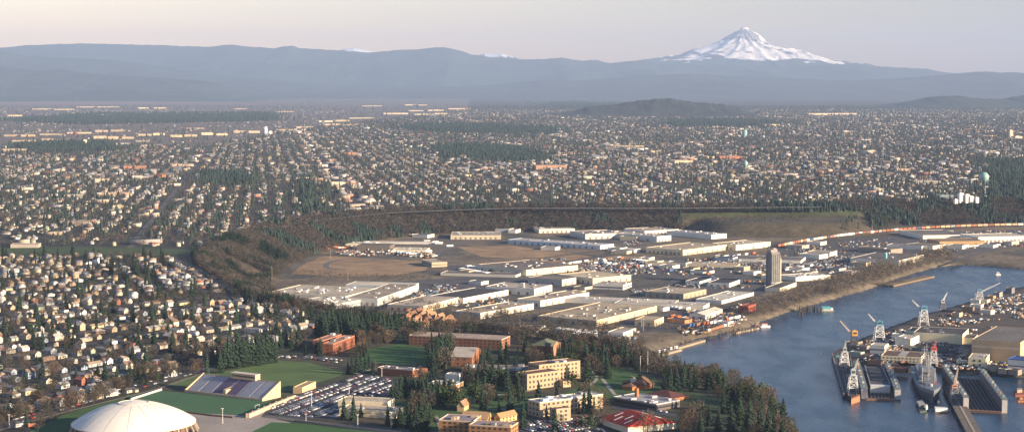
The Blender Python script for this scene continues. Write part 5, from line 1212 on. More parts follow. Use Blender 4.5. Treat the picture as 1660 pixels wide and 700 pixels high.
# ------------------------------------------------------------------ far landmarks on the plateau
def far_b(lbl, x0, x1, y1, hp, wall, roof, nm='warehouse', d=60, kind='flat', cat=None, grp=None, v=0, hh=None):
    o, B = bld(nm, lbl, cat or nm.replace('_', ' '), b((x0,y1),(x1,y1-.05*abs(x1-x0)**.5),x0-2 if x0 > 830 else x0+3,hp,wall=wall,roof=roof,d=d,kind=kind,rise=4,vents=v), group=grp); return o
SAND = (.70,.56,.38)
for lb, x0, x1, y1, hp, wl, rf, d in (
 ('long brick school with flat roof in the left-hand city blocks',200,237,275,5,(.45,.22,.14),(.4,.3,.25),50), ('short orange brick block right of the long brick school',249,269,288,5,(.55,.28,.14),(.45,.3,.2),40), ('white low strip building above the orange brick block',276,314,270,3,(.7,.55,.45),(.6,.55,.5),40),
 ('shop row with bright red sign band on the diagonal street',163,186,318,5,(.62,.48,.36),(.3,.28,.27),30), ('pinkish shop row just right of the red-banded one',184,206,317,4,(.6,.42,.34),(.4,.35,.32),40), ('cream flat block below the shop rows',183,201,340,6,CREAM,(.5,.45,.38),25), ('cream two-storey block left of the diagonal street',154,171,297,6,(.66,.58,.44),(.45,.42,.38),30), ('pale block above the diagonal street',214,231,290,5,(.66,.62,.56),(.5,.48,.46),30),
 ('large grey-roofed hall amid brown trees at left',109,143,366,6,(.34,.28,.24),(.36,.32,.30),30), ('long pale shop building above the green park strip',17,62,402,5,(.45,.40,.35),(.42,.38,.34),25), ('white long block beside the brown hall, far left',104,132,322,5,(.62,.6,.56),(.5,.5,.48),30),
 ('reddish brick school in the middle of the city',554,577,252,5,(.50,.26,.17),(.4,.3,.25),60), ('white industrial block in the mid city blocks',536,558,300,5,(.78,.72,.58),(.5,.45,.4),30), ('small bright cream block above the bluff',751,761,288,5,CREAM,(.5,.45,.4),25),
 ('pink-brown brick school below the dark fir belt',869,919,275,6,(.48,.30,.22),(.42,.34,.3),50), ('wide red brick school near the green water tower',1167,1205,260,6,(.45,.20,.13),(.35,.25,.2),60), ('long sand-coloured building in the centre distance',991,1045,240,3,SAND,(.6,.5,.4),60), ('cream school building in the right-centre blocks',1094,1123,266,5,CREAM,(.5,.45,.4),50),
 ('small sand block left of the cream school',1056,1072,249,3,SAND,(.5,.45,.4),40), ('long grey school roof right of centre above the bluff',1480,1526,298,4,(.42,.40,.38),(.4,.38,.36),40), ('brown three-storey apartment block on the right',1454,1473,280,6,(.45,.34,.26),(.3,.25,.22),25), ('pale low block at the right side below the tan tower',1595,1613,223,3,SAND,(.5,.48,.42),60),
 ('bluish-grey hospital annex left of the white blocks',1524,1546,326,9,(.26,.32,.38),(.25,.3,.34),30), ('long white shopping block far right of centre',1311,1389,187,2.6,(.75,.6,.45),(.6,.5,.4),150), ('short pale block right of the centre butte',1241,1264,205,3,SAND,(.6,.5,.4),60), ('pale flat block left of the green cylinder tank',1145,1158,257,3,CREAM,(.5,.45,.4),40),
 ('white low block far beyond the right-hand houses',1454,1468,201,1.8,(.8,.7,.55),(.6,.55,.5),60)):
    far_b(lb, x0, x1, y1, hp, wl, rf, 'city_block', d)
i_ = 0
for x0, x1, y1, hp, wl in ((47,80,178,2.2,SAND),(82,115,178.5,2,(.75,.62,.45)),(117,150,175,1.3,SAND),(152,189,174.5,1.4,SAND),(216,266,176,1.8,(.8,.65,.48)),(5,30,188.5,2.2,(.7,.55,.38)),(111,145,184.5,1.8,SAND),(153,174,188,3,(.75,.55,.42)),(209,241,191,2.4,(.8,.74,.62)),(222,240,184,2.2,SAND),
    (253,290,186,2.6,(.75,.62,.45)),(296,312,186,2,SAND),(319,356,186,2.6,(.8,.68,.5)),(371,393,176.5,1.3,(.6,.42,.32)),(393,440,195,2,(.55,.45,.36)),(300,330,209,2,(.6,.5,.4)),(152,202,214,2.6,(.6,.5,.4)),(5,60,221,3,(.62,.5,.36)),(64,104,219,2.4,(.7,.6,.46)),(108,148,217.5,2.2,(.7,.58,.42)),
    (150,218,225,4.5,(.66,.54,.38)),(222,270,220,4,(.72,.6,.42)),(274,319,222,4.4,(.74,.62,.44)),(324,372,219,3.6,(.76,.64,.46)),(376,424,216,3,(.78,.66,.48)),(445,475,213,2.6,(.7,.58,.42)),(478,506,208,2.4,(.72,.6,.44)),(509,560,197.5,2.6,(.8,.66,.48)),(522,584,204,2.4,(.76,.62,.44)),(4,44,246,4,(.8,.68,.46)),(50,90,236,3.4,(.45,.38,.32)),
    (20,60,231,2.6,(.6,.5,.38)),(66,110,228,2.6,(.55,.46,.36)),(150,215,234,2.2,(.6,.6,.56)),(218,240,230,2.4,(.62,.55,.45)),(648,690,171.5,1.3,SAND),(664,722,186,2.4,(.8,.7,.52)),(615,655,185.5,2,(.8,.68,.5)),(655,716,180,1.8,(.75,.6,.44)),(580,612,172.5,2,(.76,.62,.46)),(720,756,178,1.6,(.74,.6,.44)),(786,816,187,1.2,SAND),(440,470,182,1.6,(.6,.48,.36)),(800,815,203,2,SAND),(560,600,192,1.8,(.8,.7,.52)),(730,760,184,1.4,SAND)):
    i_ += 1; band_ = 'in the farthest airfield row' if y1 < 180 else 'in the second airfield row' if y1 < 192 else 'in the third industrial row' if y1 < 211 else 'in the nearest industrial strip' if y1 < 227 else 'below the industrial strip'
    wl = tuple(v*.72 for v in wl)
    n_ = max(1, int((x1-x0)/21)); xa = x0
    for j_ in range(n_):
     xb = x0+(x1-x0)*(j_+1)/n_; xe = xb-random.uniform(1.5, 7)*(n_ > 1); xs, xa = xa, xb
     o_ = far_b('', xs, xe, y1+random.uniform(-.7,.7), hp*random.uniform(.6,1.1), (lambda q_: tuple(v*q_ for v in wl))(random.uniform(.7,1.15)), random.choice([(.55,.46,.36),(.62,.53,.42),(.45,.40,.35)]), 'industrial_building', 35 if y1 > 200 else 90, cat='industrial building', grp='pale industrial buildings at the far left'); sz = 'long' if xe-xs > 20 else 'short' if xe-xs < 14 else 'mid-sized'
     pend(o_, f'{sz} pale industrial building', band_)
def tower(px, yb, yt, w, label, col, nm='office_tower', cat='tower', round_=False, z=PZ):
    p = G(px, yb, z); k = mpp(yb, z); h = (yb-yt)*k; o = thing(nm, label, cat, (p[0], p[1], z), .4)
    if round_: part('tank', MB().cyl(0,0,0,h,w*k/2,20), paint, o, col); part('lid', MB().cyl(0,0,h+.01,h+1.5*k*.4,w*k/2,20,w*k/8), paint, o, col)
    else: part('wall', MB().box(-w*k/2,w*k/2,-w*k*.4,w*k*.4,0,h), paint, o, col); part('penthouse', MB().box(-w*k/4,w*k/4,-w*k*.2,w*k*.2,h+.01,h+k*.9), paint, o, tuple(v*.8 for v in col))
    return o, k, h
tower(431,217,206,4.2,'slim white tower at the end of the industrial strip',(.85,.82,.75)); tower(438,218,213,6,'low white block beside the slim white tower',(.82,.76,.66),'city_block')
tower(138,237,227,6,'cream square tower in the flats at left',(.72,.62,.42)); tower(1638,224,211,6.5,'tan tower block near the right edge',(.60,.45,.33)); tower(1648,226,221,14,'low tan block beside the right-edge tower',(.6,.48,.36),'city_block')
tower(1207,224,211,8,'pale green cylindrical water tank in the distance',(.30,.45,.42),'water_tank','water tank',True)
for i, (px, yb, yt, w, c_, lb) in enumerate([(1557,329,313,8,(.85,.80,.70),'tallest white hospital block on the wooded bluff'),(1567,329,315,8,(.84,.78,.68),'middle white hospital block on the wooded bluff'),(1574,329,318,7,(.82,.77,.68),'lower white hospital block right of the middle one'),(1583,329,320,6,(.84,.8,.72),'small white hospital block at the right end'),(1549,330,323,6,(.8,.76,.68),'low white hospital wing at the left end')]): tower(px,yb,yt,w,lb,c_,'hospital_block','hospital')
def wtower(px, yb, yt, w, label, col):
    p = G(px, yb); k = mpp(yb); H = (yb-yt)*k; R = w*k/2; o = thing('water_tower', label, 'water tower', (p[0], p[1], PZ)); m = MB()
    n = 20; prof = [(0,.30),(.55,.36),(.86,.46),(1,.60),(1,.70),(.88,.84),(.55,.96),(0,1.0)]
    V = []; 
    for r, z in prof:
        for i in range(n): V.append((R*r*math.cos(6.28319*i/n), R*r*math.sin(6.28319*i/n), H*z))
    F = [(j*n+i, j*n+(i+1)%n, (j+1)*n+(i+1)%n, (j+1)*n+i) for j in range(len(prof)-1) for i in range(n)]
    m.add(V, F); part('tank', m, metalp, o, col)
    for i in range(8):
        a = 6.28319*i/8; part('leg', MB().bar((R*.95*math.cos(a), R*.95*math.sin(a), 0), (R*.9*math.cos(a), R*.9*math.sin(a), H*.55), R*.045, 6), metalp, o, col)
    part('riser', MB().cyl(0,0,0,H*.33,R*.14,10), metalp, o, col)
wtower(1595, 303, 279, 15, 'pale green water tower on legs at the right above the bluff', (.26,.42,.38))
wtower(1208, 277, 260, 8, 'green water tower on legs below the red brick school', (.22,.38,.34))
# ------------------------------------------------------------------ shipyard
YZ = 4.5
def yb(nm, lb, *bl): return bld(nm, lb, 'shipyard building', *bl, z=YZ)
yb('yard_workshop','white two-part workshop at the upper left of the shipyard', b((1476,562),(1490,556),1446,12,wall=(.82,.78,.68),roof=(.66,.62,.55),d=18,vents=2), b((1464,551),(1470,549),1443,8,wall=(.8,.78,.72),roof=(.6,.58,.55),d=14))
yb('yard_office','small white yard office beside the white portal crane', b((1434,573),(1440,569),1416,12,wall=(.80,.78,.72),roof=(.6,.58,.54),d=16,band=(.5,1.6,(.2,.2,.22))))
o_, B_ = yb('yard_shop','low cream shop with brown roof and pale roof strips, left of the ship', b((1493,589),(1500,580),1458,9,wall=(.80,.72,.52),roof=(.17,.11,.10),d=42,win=(2,4,1.6,1.3)))
for i in range(4): B_[0]['P']('skylight', MB().box(-1,1,-4,4,0,.4), paint, (.8,.78,.72), (-B_[0]['X']*.7+i*B_[0]['X']*.45, 0, B_[0]['h']+.31))
yb('yard_shop','long cream two-storey shop behind the big dry dock', b((1598,596),(1604,588),1522,14,wall=(.80,.72,.50),roof=(.55,.50,.42),d=18,win=(2,6,2.4,2.2),vents=8))
yb('yard_workshop','pale workshop with dark split roof near the blue-doored hall', b((1528,556),(1534,548),1500,14,wall=(.78,.72,.58),roof=(.06,.065,.075),d=30,fascia=(.75,.70,.58),vents=3), b((1508,548),(1514,542),1486,10,wall=(.7,.66,.56),roof=(.07,.07,.08),fascia=(.7,.66,.56),d=26))
o_, B_ = yb('assembly_hall','cream assembly hall with two blue doors and a dark roof', b((1560,558),(1570,548),1532,15,wall=(.82,.74,.54),roof=(.08,.08,.09),d=55,fascia=(.76,.68,.52),vents=3), b((1579,558),(1585,552),1560,9,wall=(.8,.72,.54),roof=(.09,.09,.1),d=40))
yb('big_shed','huge tan fabrication shed with grey double roof at the right edge', b((1615,561),(1690,566),1600,32,wall=(.52,.40,.27),roof=(.20,.19,.19),d=120,band=(.72,2.2,(.62,.5,.36)),kind='flat'))
yb('yard_office','white office with a bright blue roof at the right edge', b((1646,596),(1680,599),1639,19,wall=(.82,.80,.74),roof=(.04,.10,.32),d=26,fascia=(.05,.12,.36),band=(.5,1.4,(.2,.2,.22))))
yb('yard_shed','tiny white hut in front of the huge tan shed', b((1616,561),(1619,559),1611,10,wall=(.85,.82,.76),roof=(.7,.68,.64),d=6,win=(2,3,1,1)))
for i, (x, y, w, hp, c_, r_) in enumerate([(1390,560,10,4,(.4,.3,.2),RDARK),(1405,566,9,4,(.3,.28,.26),RGREY),(1440,572,9,4,(.5,.4,.3),RDARK),(1395,577,12,5,(.35,.42,.38),(.3,.36,.34)),(1410,582,10,5,(.3,.22,.2),(.25,.15,.12)),(1555,514,10,6,(.5,.42,.3),RDARK),(1570,506,7,8,(.7,.6,.4),RGREY),(1577,508,5,9,(.25,.2,.15),RDARK),
    (1590,500,8,5,WHITE,RWHITE),(1600,492,9,5,(.6,.55,.45),RGREY),(1610,486,8,5,(.55,.3,.15),RGREY),(1620,482,10,7,(.3,.3,.32),RDARK),(1640,476,9,8,(.2,.2,.22),RDARK),(1588,492,7,5,WHITE,RWHITE),(1606,510,12,6,(.6,.58,.55),(.5,.5,.5)),(1545,540,8,4,(.4,.3,.2),RGREY),(1604,578,8,4,(.4,.35,.3),RGREY),(1614,600,10,6,(.35,.30,.26),RDARK),(1630,604,14,5,(.4,.35,.3),RGREY),(1650,606,12,5,(.3,.25,.22),RDARK),(1468,602,8,4,(.35,.18,.12),(.3,.14,.1)),(1480,566,8,3,(.5,.45,.4),RGREY),(1428,590,9,4,(.35,.2,.14),RDARK)]):
    o_, _b = bld('yard_hut', '', 'hut', b((x,y),(x+w*.55,y-1.6),x-w*.5,hp,wall=c_,roof=r_,d=random.uniform(8,16)), z=YZ, group='small shipyard huts')
    pend(o_, f"small {'white' if c_==WHITE else 'dark' if sum(c_)<.8 else 'rusty' if c_[0]>c_[2]*2 else 'grey-brown'} hut", 'upriver in the shipyard' if y < 545 else 'on the shipyard quay')
def crane(label, px, py, th, tw, tcol, ccol, cab, boom, z=YZ, jibcol=None, house=None):
    """tower height/half width in px; cab (w,h); boom (dx0,dy0,dx1,dy1) from tower top in px"""
    p = G(px, py, z); k = mpp(py, z); o = thing('portal_crane', label, 'crane', (p[0], p[1], z), 0, None); H = th*k; W = tw*k
    w2 = W*.62
    for sx in (-1, 1):
        for sy in (-1, 1): part('leg', MB().bar((sx*W, sy*W*.9, 0), (sx*w2, sy*w2, H), W*.10, 4), metalp, o, tcol)
    br = MB()
    for z0, z1 in ((.28, .64), (.64, 1.0)):
        for f in range(4):
            def pt(s, zz):
                w_ = W+(w2-W)*zz; return {0:(s*w_,-w_*.95,zz*H),1:(s*w_,w_*.95,zz*H),2:(w_,s*w_,zz*H),3:(-w_,s*w_,zz*H)}[f]
            br.bar(pt(-1,z0), pt(1,z1), W*.06, 4).bar(pt(1,z0), pt(-1,z1), W*.06, 4).bar(pt(-1,z0), pt(1,z0), W*.08, 4)
    part('bracing', br, metalp, o, tcol)
    part('platform', MB().box(-w2*1.25, w2*1.25, -w2*1.25, w2*1.25, H, H+.5*k), metalp, o, tuple(v*.8 for v in tcol))
    cw, ch = cab[0]*k/2, cab[1]*k
    cb = part('cab', MB().box(-cw, cw, -cw*.8, cw*.8, H+.5*k+.02, H+.5*k+ch).add([(-cw*.7,-cw*.6,H+.5*k+ch),(cw*.7,-cw*.6,H+.5*k+ch),(cw*.7,cw*.6,H+.5*k+ch),(-cw*.7,cw*.6,H+.5*k+ch),(0,0,H+.5*k+ch*1.25)], [(0,1,4),(1,2,4),(2,3,4),(3,0,4)]), metalp, o, ccol)
    link('window', MB().box(-cw*.7, cw*.7, -cw*.8-.1, -cw*.8-.02, H+.5*k+ch*.35, H+.5*k+ch*.75).mesh('window', glassm), cb)
    x0, y0, x1, y1 = boom; a = np.array([x0*k, 0, H+y0*k]); c = np.array([x1*k, 0, H+y1*k]); j = MB(); d = c-a; L = np.linalg.norm(d); d /= L; n = np.array([-d[2], 0, d[0]]); t = max(.55*k, .9)
    for s1 in (-1, 1):
        for s2 in (-1, 1): j.bar(a+n*s1*t+np.array([0,s2*t,0]), c+n*s1*t*.35+np.array([0,s2*t*.35,0]), t*.22, 4)
    ns = max(4, int(L/(2.2*t)))
    for i in range(ns):
        f0, f1 = i/ns, (i+1)/ns; w0, w1 = t*(1-.65*f0), t*(1-.65*f1)
        for s2 in (-1, 1): j.bar(a+d*L*f0+n*w0+np.array([0,s2*w0,0]), a+d*L*f1-n*w1+np.array([0,s2*w1,0]), t*.16, 4).bar(a+d*L*f0-n*w0+np.array([0,s2*w0,0]), a+d*L*f1+n*w1+np.array([0,s2*w1,0]), t*.16, 4)
    part('boom', j, metalp, o, jibcol or ccol)
    part('cable', MB().bar((0,0,H+.5*k+ch*1.2), c, .13*k, 4).bar(c, c-np.array([0,0,L*.35]), .10*k, 4), metalp, o, (.12,.12,.12))
WC = (.66,.66,.64)
crane('orange-cabbed portal crane with dark legs, leftmost on the quay', 1385,562,18,6,(.10,.10,.11),(.75,.38,.10),(9,8),(-3,2,-24,25),jibcol=(.72,.55,.38))
crane('white-legged portal crane with blue cab and boom raised left', 1425,552,25,8.5,WC,(.10,.28,.38),(10,7),(-3,2,-18,19),jibcol=(.72,.70,.64))
crane('blue-cabbed portal crane by the far shore, boom raised left', 1497,527,25,7.5,WC,(.10,.28,.40),(10,6),(-3,1,-19,16),jibcol=(.72,.70,.64))
crane('small white-boomed crane upriver of the blue-cabbed one', 1528,503,12,5,(.18,.18,.2),(.5,.5,.48),(6,5),(-1,2,7,17),jibcol=(.78,.76,.70))
crane('upriver crane with a very long thin boom reaching right', 1587,490,17,6.5,(.55,.55,.54),(.16,.30,.38),(8,4),(4,1,34,15),jibcol=(.6,.6,.58))
crane('white gantry crane with X bracing at the far end of the long pier', 1369,592,22,7,(.78,.77,.73),(.42,.46,.45),(6,7),(0,6,2,18),jibcol=(.45,.48,.46))
crane('white gantry crane with X bracing at the near end of the long pier', 1382.5,635,27,8,(.80,.79,.75),(.36,.44,.42),(8,10),(2,8,8,28),jibcol=(.42,.48,.46))
crane('red-cabbed crane standing on the quay behind the grey ship', 1513,595,27,6,(.60,.58,.54),(.48,.08,.06),(9,6),(1,3,4,17),jibcol=(.45,.12,.10))
crane('rusty pink crane on the narrow pier beside the big dry dock', 1547,650,22,7,(.26,.26,.27),(.55,.25,.15),(9,5),(0,4,5,32),jibcol=(.55,.42,.36))
def slab(o, name, px, z0, z1, col, m=None, org=(0,0), zr=0.0):
    pts = [tuple(G(x, y, zr)-np.array(org)) for x, y in px]; return part(name, MB().prism(pts, z0, z1), m or paint, o, col)
def dockroot(name, label, px, py, cat): p = G(px, py, 0); return thing(name, label, cat, (p[0], p[1], 0)), p
def hline(a, c, w, z0, z1, org, zr=0.):
    a, c = G(*a, zr), G(*c, zr); d = (c-a)/np.linalg.norm(c-a); n = np.array([-d[1], d[0]])*w/2; return MB().prism([tuple(v-org) for v in (a+n, c+n, c-n, a-n)], z0, z1)
o_, g_ = dockroot('long_pier', 'long dark pier with two white gantry cranes, leftmost of the docks', 1372, 610, 'pier')
slab(o_, 'deck', [(1350,578),(1362,570),(1384,572),(1393,646),(1380,651),(1369,642)], -3, 4.45, (.07,.06,.055), org=g_)
slab(o_, 'end_block', [(1380,652),(1393.5,647),(1394,650),(1380,655)], -2, 5.2, (.40,.18,.09), org=g_)
part('fender', hline((1349,579),(1368,645),1.6,1.0,4.8,g_), paint, o_, (.22,.19,.16)); part('rail', hline((1358,578),(1376,648),.8,4.46,4.8,g_), paint, o_, (.30,.26,.22)); part('rail', hline((1377,576),(1389,648),.8,4.46,4.8,g_), paint, o_, (.30,.26,.22))
for i in range(26):
    f = random.random(); c = G(1357+f*22+random.uniform(0,8), 584+f*56, 0)-g_; s = random.uniform(.8,2.4); part('deck_crate', MB().box(c[0]-s, c[0]+s, c[1]-s, c[1]+s, 4.46, 4.46+s*1.1), paint, o_, random.choice([(.3,.14,.08),(.25,.25,.26),(.10,.20,.22),(.4,.35,.28),(.12,.11,.1)]))
def drydock(label, LW, RW, hL, wL, fl, colf, colw, apron):
    o, g = dockroot('dry_dock', label, (LW[1][0]+RW[1][0])/2, (LW[1][1]+RW[1][1])/2, 'dry dock')
    slab(o, 'floor', fl, -3, 1.4, colf, org=g)
    for a, c in (LW, RW):
        part('wing_wall', hline(a, c, wL, 0, hL, g), paint, o, colw); part('wall_deck', hline(a, c, wL+1.2, hL+.01, hL+.6, g), paint, o, (.16,.19,.19))
        # bright end plate
        e0 = np.array(c)+np.array([0, .4]); part('end_plate', hline(tuple(np.array(c)+(np.array(c)-np.array(a))*.003), tuple(np.array(c)+(np.array(c)-np.array(a))*.012), wL+.3, 0.2, hL-.4, g), paint, o, (.55,.53,.48))
        A_, C_ = G(*a, 0), G(*c, 0)
        for i in range(9):
            q = A_+(C_-A_)*(i+.5)/9-g; s = random.uniform(.6,1.4); part('deck_gear', MB().box(q[0]-s, q[0]+s, q[1]-s, q[1]+s, hL+.61, hL+.6+random.uniform(1,3)), paint, o, random.choice([(.4,.2,.1),(.2,.25,.25),(.45,.42,.36)]))
    part('apron', hline(apron[0], apron[1], 5, -1, 1.9, g), paint, o, (.22,.13,.09))
    n = 8
    for i in range(n):
        f = (i+.5)/n; a = np.array(fl[0])*(1-f)+np.array(fl[1])*f; c = np.array(fl[3])*(1-f)+np.array(fl[2])*f
        part('keel_block_row', hline(tuple(a), tuple(c), .8, 1.41, 2.4, g), paint, o, (.14,.12,.11))
    return o, g
drydock('big empty floating dry dock with high wing walls at the right', ((1531,612),(1565.5,665)), ((1591,618),(1628,669)), 12.5, 4.5, [(1536,612),(1588,617),(1624,669),(1569,666)], (.035,.04,.05), (.15,.145,.145), ((1569,667),(1624,670)))
drydock('smaller floating dry dock holding a barge, beside the long pier', ((1388,601),(1401,646)), ((1438,604),(1455,647)), 10.0, 5.5, [(1391,601),(1434,603),(1450,647),(1404,646)], (.04,.045,.055), (.12,.14,.14), ((1404,648),(1450,649)))
o_, g_ = dockroot('barge', 'dark barge with a white bow docked inside the smaller dry dock', 1425, 630, 'barge')
slab(o_, 'hull', [(1402,606),(1429,606),(1443,637),(1410,636)], 1.45, 8.2, (.09,.09,.10), org=g_); slab(o_, 'bow', [(1410.3,636.4),(1443,637.4),(1443,639.5),(1411,638.5)], 1.45, 8.6, (.70,.68,.62), org=g_)
slab(o_, 'hatch', [(1406,609),(1427,609),(1438,631),(1413,630)], 8.21, 8.9, (.05,.05,.055), org=g_); 
for e_ in (((1402,606),(1410,636)), ((1429,606),(1443,637))): part('rail', hline(e_[0], e_[1], .8, 8.21, 9.6, g_), paint, o_, (.3,.3,.3))
o_, g_ = dockroot('narrow_pier', 'narrow timber pier running to the bottom edge beside the big dry dock', 1560, 670, 'pier')
part('deck', hline((1538,632),(1581,712),13, 3.4, 4.4, g_), paint, o_, (.16,.13,.10)); part('walkway', hline((1539,633),(1582,713),2.2, 4.41, 4.6, g_), paint, o_, (.34,.28,.20))
for i in range(14):
    f = i/13
    for s in (-1, 1): c = G(1538+43*f+s*8, 632+80*f, 0)-g_; part('pile', MB().cyl(c[0], c[1], -3, 4.2+random.uniform(0,1.2), .5, 6), paint, o_, (.10,.075,.05))
def ship():
    a, c = G(1493, 607, 0), G(1512, 653, 0); d = c-a; L = np.linalg.norm(d); o = thing('naval_ship', 'grey naval ship with tall masts moored with its bow to the viewer', 'ship', (a[0], a[1], 0), math.atan2(d[1], d[0])); g1 = (.17,.185,.20)
    st = [(0,.80),(.06,.92),(.2,1),(.5,1),(.72,.95),(.86,.66),(.95,.28),(1.03,.02)]; B = 12.5; V, F = [], []
    for t, w in st:
        for sg in (-1, 1):
            hh = 9+3.5*max(0, t-.6)/.4
            V += [(t*L*.97, sg*w*B*.72*(.8 if t > .9 else 1), -1), (t*L, sg*w*B, hh*.7), (t*L, sg*w*B, hh)]
    n = 6
    for i in range(len(st)-1):
        k = i*n
        for j in (0, 1): F += [(k+j, k+n+j, k+n+j+1, k+j+1), (k+3+j+1, k+n+3+j+1, k+n+3+j, k+3+j)]
        F.append((k+2, k+n+2, k+n+5, k+5))
    F += [(0,1,4,3),(1,2,5,4)]
    part('hull', MB().add(V, F), metalp, o, g1)
    for nm, x0, x1, w, z0, z1, cc in (('superstructure',.30,.62,8,9.05,14,1.15),('superstructure',.36,.56,6.5,14.01,18.5,1.25),('bridge',.50,.60,6,18.51,22.5,1.35),('deckhouse',.08,.22,7,9.05,13,1.05),('funnel',.38,.44,2.6,18.51,26,.8),('deckhouse',.68,.74,4,10.5,13.5,1.1)):
        part(nm, MB().box(x0*L, x1*L, -w, w, z0, z1), metalp, o, tuple(v*cc for v in g1))
    for x, h in ((.26,36),(.34,32),(.46,44),(.58,38),(.66,28),(.15,26),(.05,20)):
        m = MB().bar((x*L,0,9),(x*L,0,h),.55,6,.25).bar((x*L,-5,h*.8),(x*L,5,h*.8),.25).bar((x*L,-3,h*.92),(x*L,3,h*.92),.22).bar((x*L-4,0,12),(x*L,0,h*.75),.22); part('mast', m, metalp, o, (.34,.34,.34))
    for x, s in ((.25,1),(.25,-1),(.64,1),(.64,-1),(.12,1)): part('king_post', MB().bar((x*L,s*6,9),(x*L,s*6,24),.5,5).bar((x*L,s*6,22),(x*L+12,s*7,13),.3), metalp, o, (.38,.39,.39))
    for i in range(34): x, y, s = random.uniform(.05,.85), random.uniform(-9,9), random.uniform(.6,1.6); part('deck_gear', MB().box(x*L-s, x*L+s, y-s, y+s, 9.02, 9+s*2), metalp, o, random.choice([(.4,.38,.34),(.25,.26,.27),(.45,.14,.08)]))
    part('gun_turret', MB().cyl(.80*L,0,10.4,13,2.6,10,2.0).bar((.81*L,0,12.3),(.87*L,0,13),.25), metalp, o, (.34,.35,.36))
ship()
o_, g_ = dockroot('work_barge', 'low flat work barge with a pale shed roof below the grey ship', 1493, 662, 'barge'); slab(o_, 'hull', [(1484,656),(1496,654),(1505,667),(1491,669)], -1, 1.6, (.08,.09,.08), org=g_); slab(o_, 'cabin', [(1486,656.5),(1495,655),(1501,663),(1490,664)], 1.61, 4.2, (.34,.33,.30), org=g_); slab(o_, 'wheelhouse', [(1500,664),(1503,663.5),(1504,666),(1501,666.5)], 1.61, 5.2, (.7,.7,.55), org=g_)
o_, g_ = dockroot('houseboat', 'long white-roofed floating shed right of the work barge', 1526, 665, 'floating shed'); slab(o_, 'float', [(1513,664),(1537,666),(1539,669),(1515,670)], -.6, .9, (.12,.10,.08), org=g_); slab(o_, 'cabin', [(1515,664.6),(1535,666.2),(1536.5,668),(1516.5,668.4)], .91, 3.8, (.72,.70,.66), org=g_); slab(o_, 'pilot_house', [(1519,659),(1523,659),(1524,662),(1520,662)], -.5, 7, (.22,.26,.3), org=g_)
o_, g_ = dockroot('red_barge', 'small rusty red barge at the right edge of the water', 1650, 640, 'barge'); slab(o_, 'hull', [(1643,636),(1668,634),(1668,642),(1646,643)], -.5, 2.2, (.28,.09,.06), org=g_); slab(o_, 'deckhouse', [(1648,637),(1656,636),(1657,639),(1649,640)], 2.21, 5, (.4,.3,.2), org=g_)
o_, g_ = dockroot('red_barge', 'second rusty barge just below the one at the right edge', 1655, 650, 'barge'); slab(o_, 'hull', [(1648,648),(1670,647),(1670,651),(1650,652)], -.5, 1.8, (.30,.13,.07), org=g_); slab(o_, 'deckhouse', [(1652,648.6),(1657,648.4),(1658,650),(1653,650.4)], 1.81, 3.6, (.35,.18,.1), org=g_)
# quay edge clutter: dark timber wharf under the yard front
for i, (x0, y0, x1, y1) in enumerate([(1402,590,1478,598),(1478,598,1532,600),(1596,603,1690,607)]):
    o_, g_ = dockroot('wharf', ['timber wharf between the smaller dry dock and the ship','timber wharf behind the grey ship stern','timber wharf right of the big dry dock'][i], x0, y0, 'wharf'); part('deck', hline((x0,y0),(x1,y1),22,3.2,4.5,g_), paint, o_, (.13,.10,.08))
    for j in range(int((x1-x0)/4)): f = j/((x1-x0)/4); c = G(x0+(x1-x0)*f, y0+(y1-y0)*f, 0)-g_; part('pile', MB().cyl(c[0], c[1]-11.5, -3, 3.6, .5, 6), paint, o_, (.12,.09,.06))
# far bank: docks, pilings, boats
def boat(label, px, py, L, W, hullc, cabc, name='motor_boat', rz=.2, trim=None):
    p = G(px, py, 0); o = thing(name, label, 'boat', (p[0], p[1], 0), rz)
    part('hull', MB().prism([(-L/2,-W/2),(L*.25,-W/2),(L/2,0),(L*.25,W/2),(-L/2,W/2)], -.5, 1.9), metalp, o, hullc); part('cabin', MB().box(-L*.32, L*.18, -W*.36, W*.36, 1.91, 4.6), metalp, o, cabc); part('roof', MB().box(-L*.36, L*.20, -W*.42, W*.42, 4.61, 4.85), metalp, o, trim or cabc)
    part('window_band', MB().box(-L*.30, L*.16, -W*.36-.08, -W*.36-.02, 3.0, 4.0), glassm, o)
boat('red and white excursion boat moored at the far bank', 1240,530,14,6,(.75,.72,.68),(.78,.74,.70),trim=(.55,.12,.08)); boat('small dark boat tied just left of the excursion boat', 1228,528,8,3.5,(.2,.08,.06),(.4,.35,.3))
boat('tiny white motorboat crossing the river near its head', 1618,446,9,3.5,(.6,.55,.5),(.7,.65,.6)); 
p_ = G(1340, 504, 0); o_ = thing('boathouse', 'floating boathouse with teal roof by the pilings', 'boathouse', (p_[0], p_[1], 0), .1); k_ = mpp(504, 0); part('float', MB().box(-11*k_, 11*k_, -6*k_, 6*k_, -.5, 1), paint, o_, (.3,.25,.2)); a_, c_ = MB(), MB(); gable(a_, c_, -9*k_, 5*k_, -4*k_, 4*k_, 3.8, 2.2); part('wall', c_, paint, o_, (.42,.50,.45)); part('roof', a_, shingle, o_, (.10,.34,.34)); part('cabin', MB().box(6*k_, 10*k_, -3*k_, 3*k_, 1.01, 4.5), paint, o_, (.6,.6,.56))
def piles(label, px, n, h, name='piling_cluster'):
    c = G(*px[0], 0); o = thing(name, label, 'pilings', (c[0], c[1], 0)); A_, B_ = G(*px[0], 0), G(*px[1], 0)
    for i in range(n): q = A_+(B_-A_)*i/max(1, n-1)+rng.normal(0, 2.2 if n > 4 else .8, 2)-c; part('pile', MB().cyl(q[0], q[1], -3, random.uniform(h*.6, h), .45, 6), paint, o, (.10,.075,.055))
